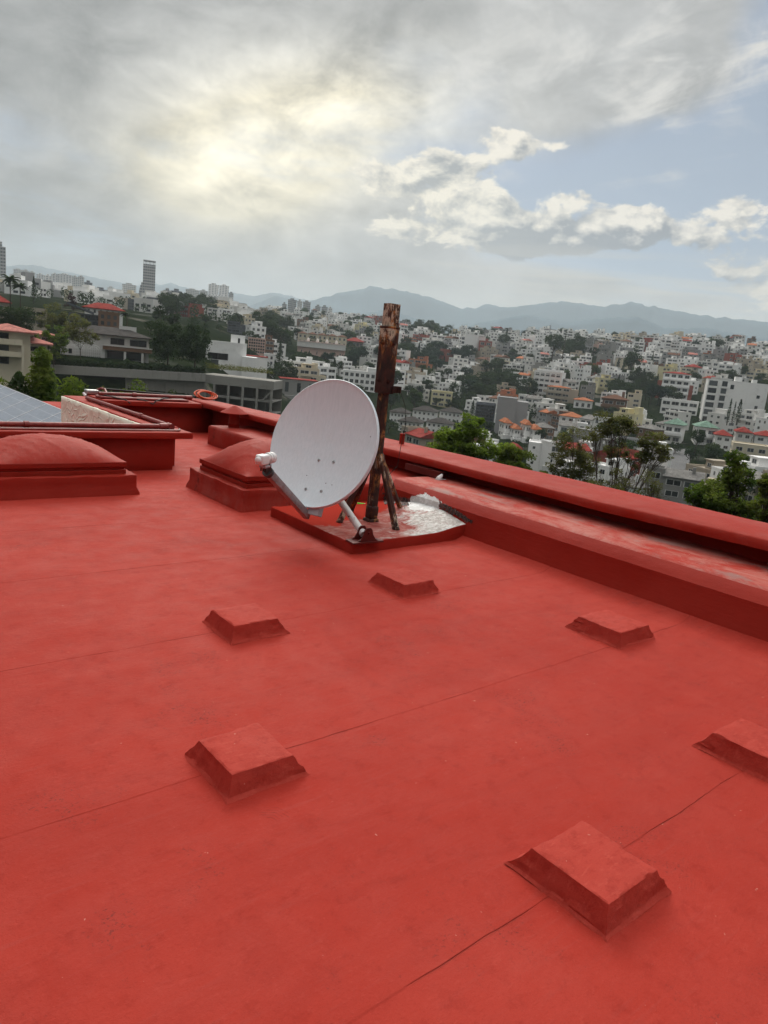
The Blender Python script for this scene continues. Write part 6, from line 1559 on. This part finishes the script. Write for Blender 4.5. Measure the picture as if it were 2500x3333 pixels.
for sz, i in sorted(keep, reverse=True):
    mx, kw, desc, c, h, w, rec = PLACED[i]; nk[kw] += 1; px, py, _ = proj(c)
    if nk[kw] > 296:
        if kw == 'house':
            s, p, rz, wl, rf, sc = rec; melt(s.me, mx, smx, SM.index(wl))
            for (nm, me, l, r, s3, mm) in s.parts:
                m2 = mx @ Matrix.Translation(l) @ Matrix.Rotation(r[2], 4, 'Z') @ Matrix.Diagonal((*s3, 1))
                if nm == 'window': smx.add([m2 @ Vector(v) for v in ((-.45, -.02, .05), (.45, -.02, .05), (.45, -.02, .95), (-.45, -.02, .95))], [(0, 1, 2, 3)], len(SM)+len(RMX))
                elif nm == 'roof': melt(me, m2, smx, len(SM)+RMX.index(rf))
        else:
            kind, p, h_, leaf, wide, v = rec; melt(TREES[kind, v][0], mx, trx, ['dark', 'mid', 'blue'].index(leaf))
        continue
    if kw == 'house':
        s, p, rz, wl, rf, sc = rec; t = s.put('house', None, 'house', p, rz, wl, rf, 'houses on the hillside', sc)
    else:
        kind, p, h_, leaf, wide, v = rec; t = tree(kind, p, h_, leaf, {'conifer': 'pine_tree', 'cypress': 'cypress', 'bush': 'shrub'}.get(kind, 'tree'), None, {'bush': 'shrub'}.get(kind, 'tree'), 'trees among the hillside houses', wide=wide, v=v)
    by.setdefault((desc, where(px, py)), []).append((px, py, t))
if smx.v: tag(smx.build('small_houses', [WM[k] for k in SM]+[ROOFM[k] for k in RMX]+[M['glass']]), 'smallest houses of the hillside, packed between the larger ones', 'houses', kind='stuff')
if trx.v: tag(trx.build('small_trees', [LEAF[k] for k in ('dark', 'mid', 'blue')]), 'smallest trees of the hillside, scattered between the houses', 'trees', kind='stuff')
ORD = ('first', 'second', 'third', 'fourth', 'fifth', 'sixth', 'seventh', 'eighth', 'ninth', 'tenth', 'eleventh', 'twelfth', 'thirteenth', 'fourteenth')
CNT = ('', 'one', 'two', 'three', 'four', 'five', 'six', 'seven', 'eight', 'nine', 'ten', 'eleven', 'twelve', 'thirteen', 'fourteen')
for (desc, wh), l in by.items():
    l.sort(key=lambda q: q[0])
    for i, (px, py, t) in enumerate(l):
        if len(l) == 1: t['label'] = f'{desc} {wh}'
        elif len(l) == 2: t['label'] = ('left' if i == 0 else 'right')+f' one of two {desc}s {wh}'
        else: t['label'] = (f'{ORD[min(i, 13)]} from left of {CNT[min(len(l), 14)]} ' if i else f'leftmost of {CNT[min(len(l), 14)]} ')+f'{desc}s {wh}'
print('KEPT', nk, 'of', len(HOUSES), len(FTREES))

# the remaining far-off town and woods, one mass each
g = random.Random(44); mb = MB(); tr = MB()
def far_box(x, y, a, big=1.):
    z = ground(x, y); w = g.uniform(8, 17)*big; dp = g.uniform(8, 14)*big; h = g.uniform(5, 11)*big; rz = -a+g.uniform(-.7, .7)
    Mx = Matrix.Translation((x, y, z)) @ Matrix.Rotation(rz, 4, 'Z'); m_ = g.choice((0, 0, 0, 0, 1, 1, 2, 3, 4)); mb.box((-w/2, 0, -12), (w/2, dp, h), m_, Mx)
    if g.random() < .7: mb.box((-w*.3, 1.5, h+.01), (w*g.uniform(0, .4), dp-1, h+2.8), m_, Mx)
    if g.random() < .5: mb.box((w/2+.02, -1, -12), (w/2+5, dp*.8, h*.6), m_, Mx)
    for f in range(int(h/3)):
        for c in range(3):
            if g.random() < .7: mb.box((-w*.42+c*w*.3, -.08, f*3+.9), (-w*.42+c*w*.3+w*.2, -.01, f*3+2.3), 5, Mx)
for i in range(1500):
    a = R(g.uniform(12, 70)); d = (480 if a < R(29) else 1120)+g.random()**.8*(1050 if a < R(36) else 200); x, y = d*math.sin(a), d*math.cos(a)
    if (a < R(29) or d > 1120) and free(x, y, 7): far_box(x, y, a); OCC.append((x, y, 3))
for i in range(700):
    a = R(g.uniform(40, 72)); d = 2400+g.random()*2400; far_box(d*math.sin(a), d*math.cos(a), a, g.choice((1.5, 2, 3)))
o = mb.build('distant_houses', [WM['white'], WM['off-white'], WM['grey'], WM['cream'], WM['concrete'], M['glass']]); tag(o, 'far-off mass of small white houses along the skyline', 'houses', kind='stuff')
for i in range(950):
    a = R(g.uniform(12, 70)); d = (300 if a < R(29) else 1100)+g.random()*(1200 if a < R(36) else 200); x, y = d*math.sin(a), d*math.cos(a); z = ground(x, y); h = g.uniform(5, 8.5); r = h*g.uniform(.3, .45)
    if not free(x, y, 4) or (a < R(29) and d < 430): continue
    for k in range(90 if d < 700 else 45):
        v = rv(g); c = Vector((x+v.x*r*g.uniform(.6, 1), y+v.y*r*g.uniform(.6, 1), z+h*.55+v.z*h*.42)); quad(tr, c, v+rv(g)*.7, h*.15*g.uniform(.6, 1.3), g)
o = tr.build('distant_trees', [LEAF['dark']]); tag(o, 'dark tree cover scattered through the far-off town', 'trees', kind='stuff')
g = random.Random(61); mb = MB()
for i in range(420):
    a = R(g.uniform(31, 80)); d = 52+g.random()*135; x, y = d*math.sin(a), d*math.cos(a); z = ground(x, y); h = g.uniform(1.2, 3.6); r = h*g.uniform(.5, .9)
    if not free(x, y, 3): continue
    for k in range(46):
        v = rv(g); quad(mb, Vector((x+v.x*r*g.uniform(.5, 1), y+v.y*r*g.uniform(.5, 1), z+h*.45+v.z*h*.5)), v+rv(g)*.7+Vector((0, 0, .3)), .55*g.uniform(.5, 1.3), g)
o = mb.build('scrub', LEAF['mid']); tag(o, 'green scrub covering the slope below the parapet', 'scrub', kind='stuff')
# masts on the ridge
for k, (px, yb, yt, D, lab) in enumerate(((1168, 1100, 1030, 420, 'thin pale antenna pole left of the mast on the far ridge'), (1472, 1085, 1058, 520, 'lattice pylon on the ridge left of the tufted tree'), (1928, 1140, 1096, 420, 'thin pole standing on the right-hand ridge'))):
    p = at_dist(px, yb, D); h = (yb-yt)*D/FPX; mb = MB(); mb.tube([p, p+Vector((0, 0, h))], [.28, .12], 6)
    for q in (.55, .75, .92): mb.bar(p+Vector((-.9, .6, h*q)), p+Vector((.9, -.6, h*q)), .12, .12)
    o = mb.build('antenna_mast', M['zinc'], origin=tuple(p)); tag(o, lab, 'antenna')
cy = scene.cycles; cy.max_bounces = 5; cy.diffuse_bounces = 3; cy.glossy_bounces = 2; cy.volume_bounces = 1; cy.use_denoising = True; cy.use_adaptive_sampling = True; cy.adaptive_threshold = .03
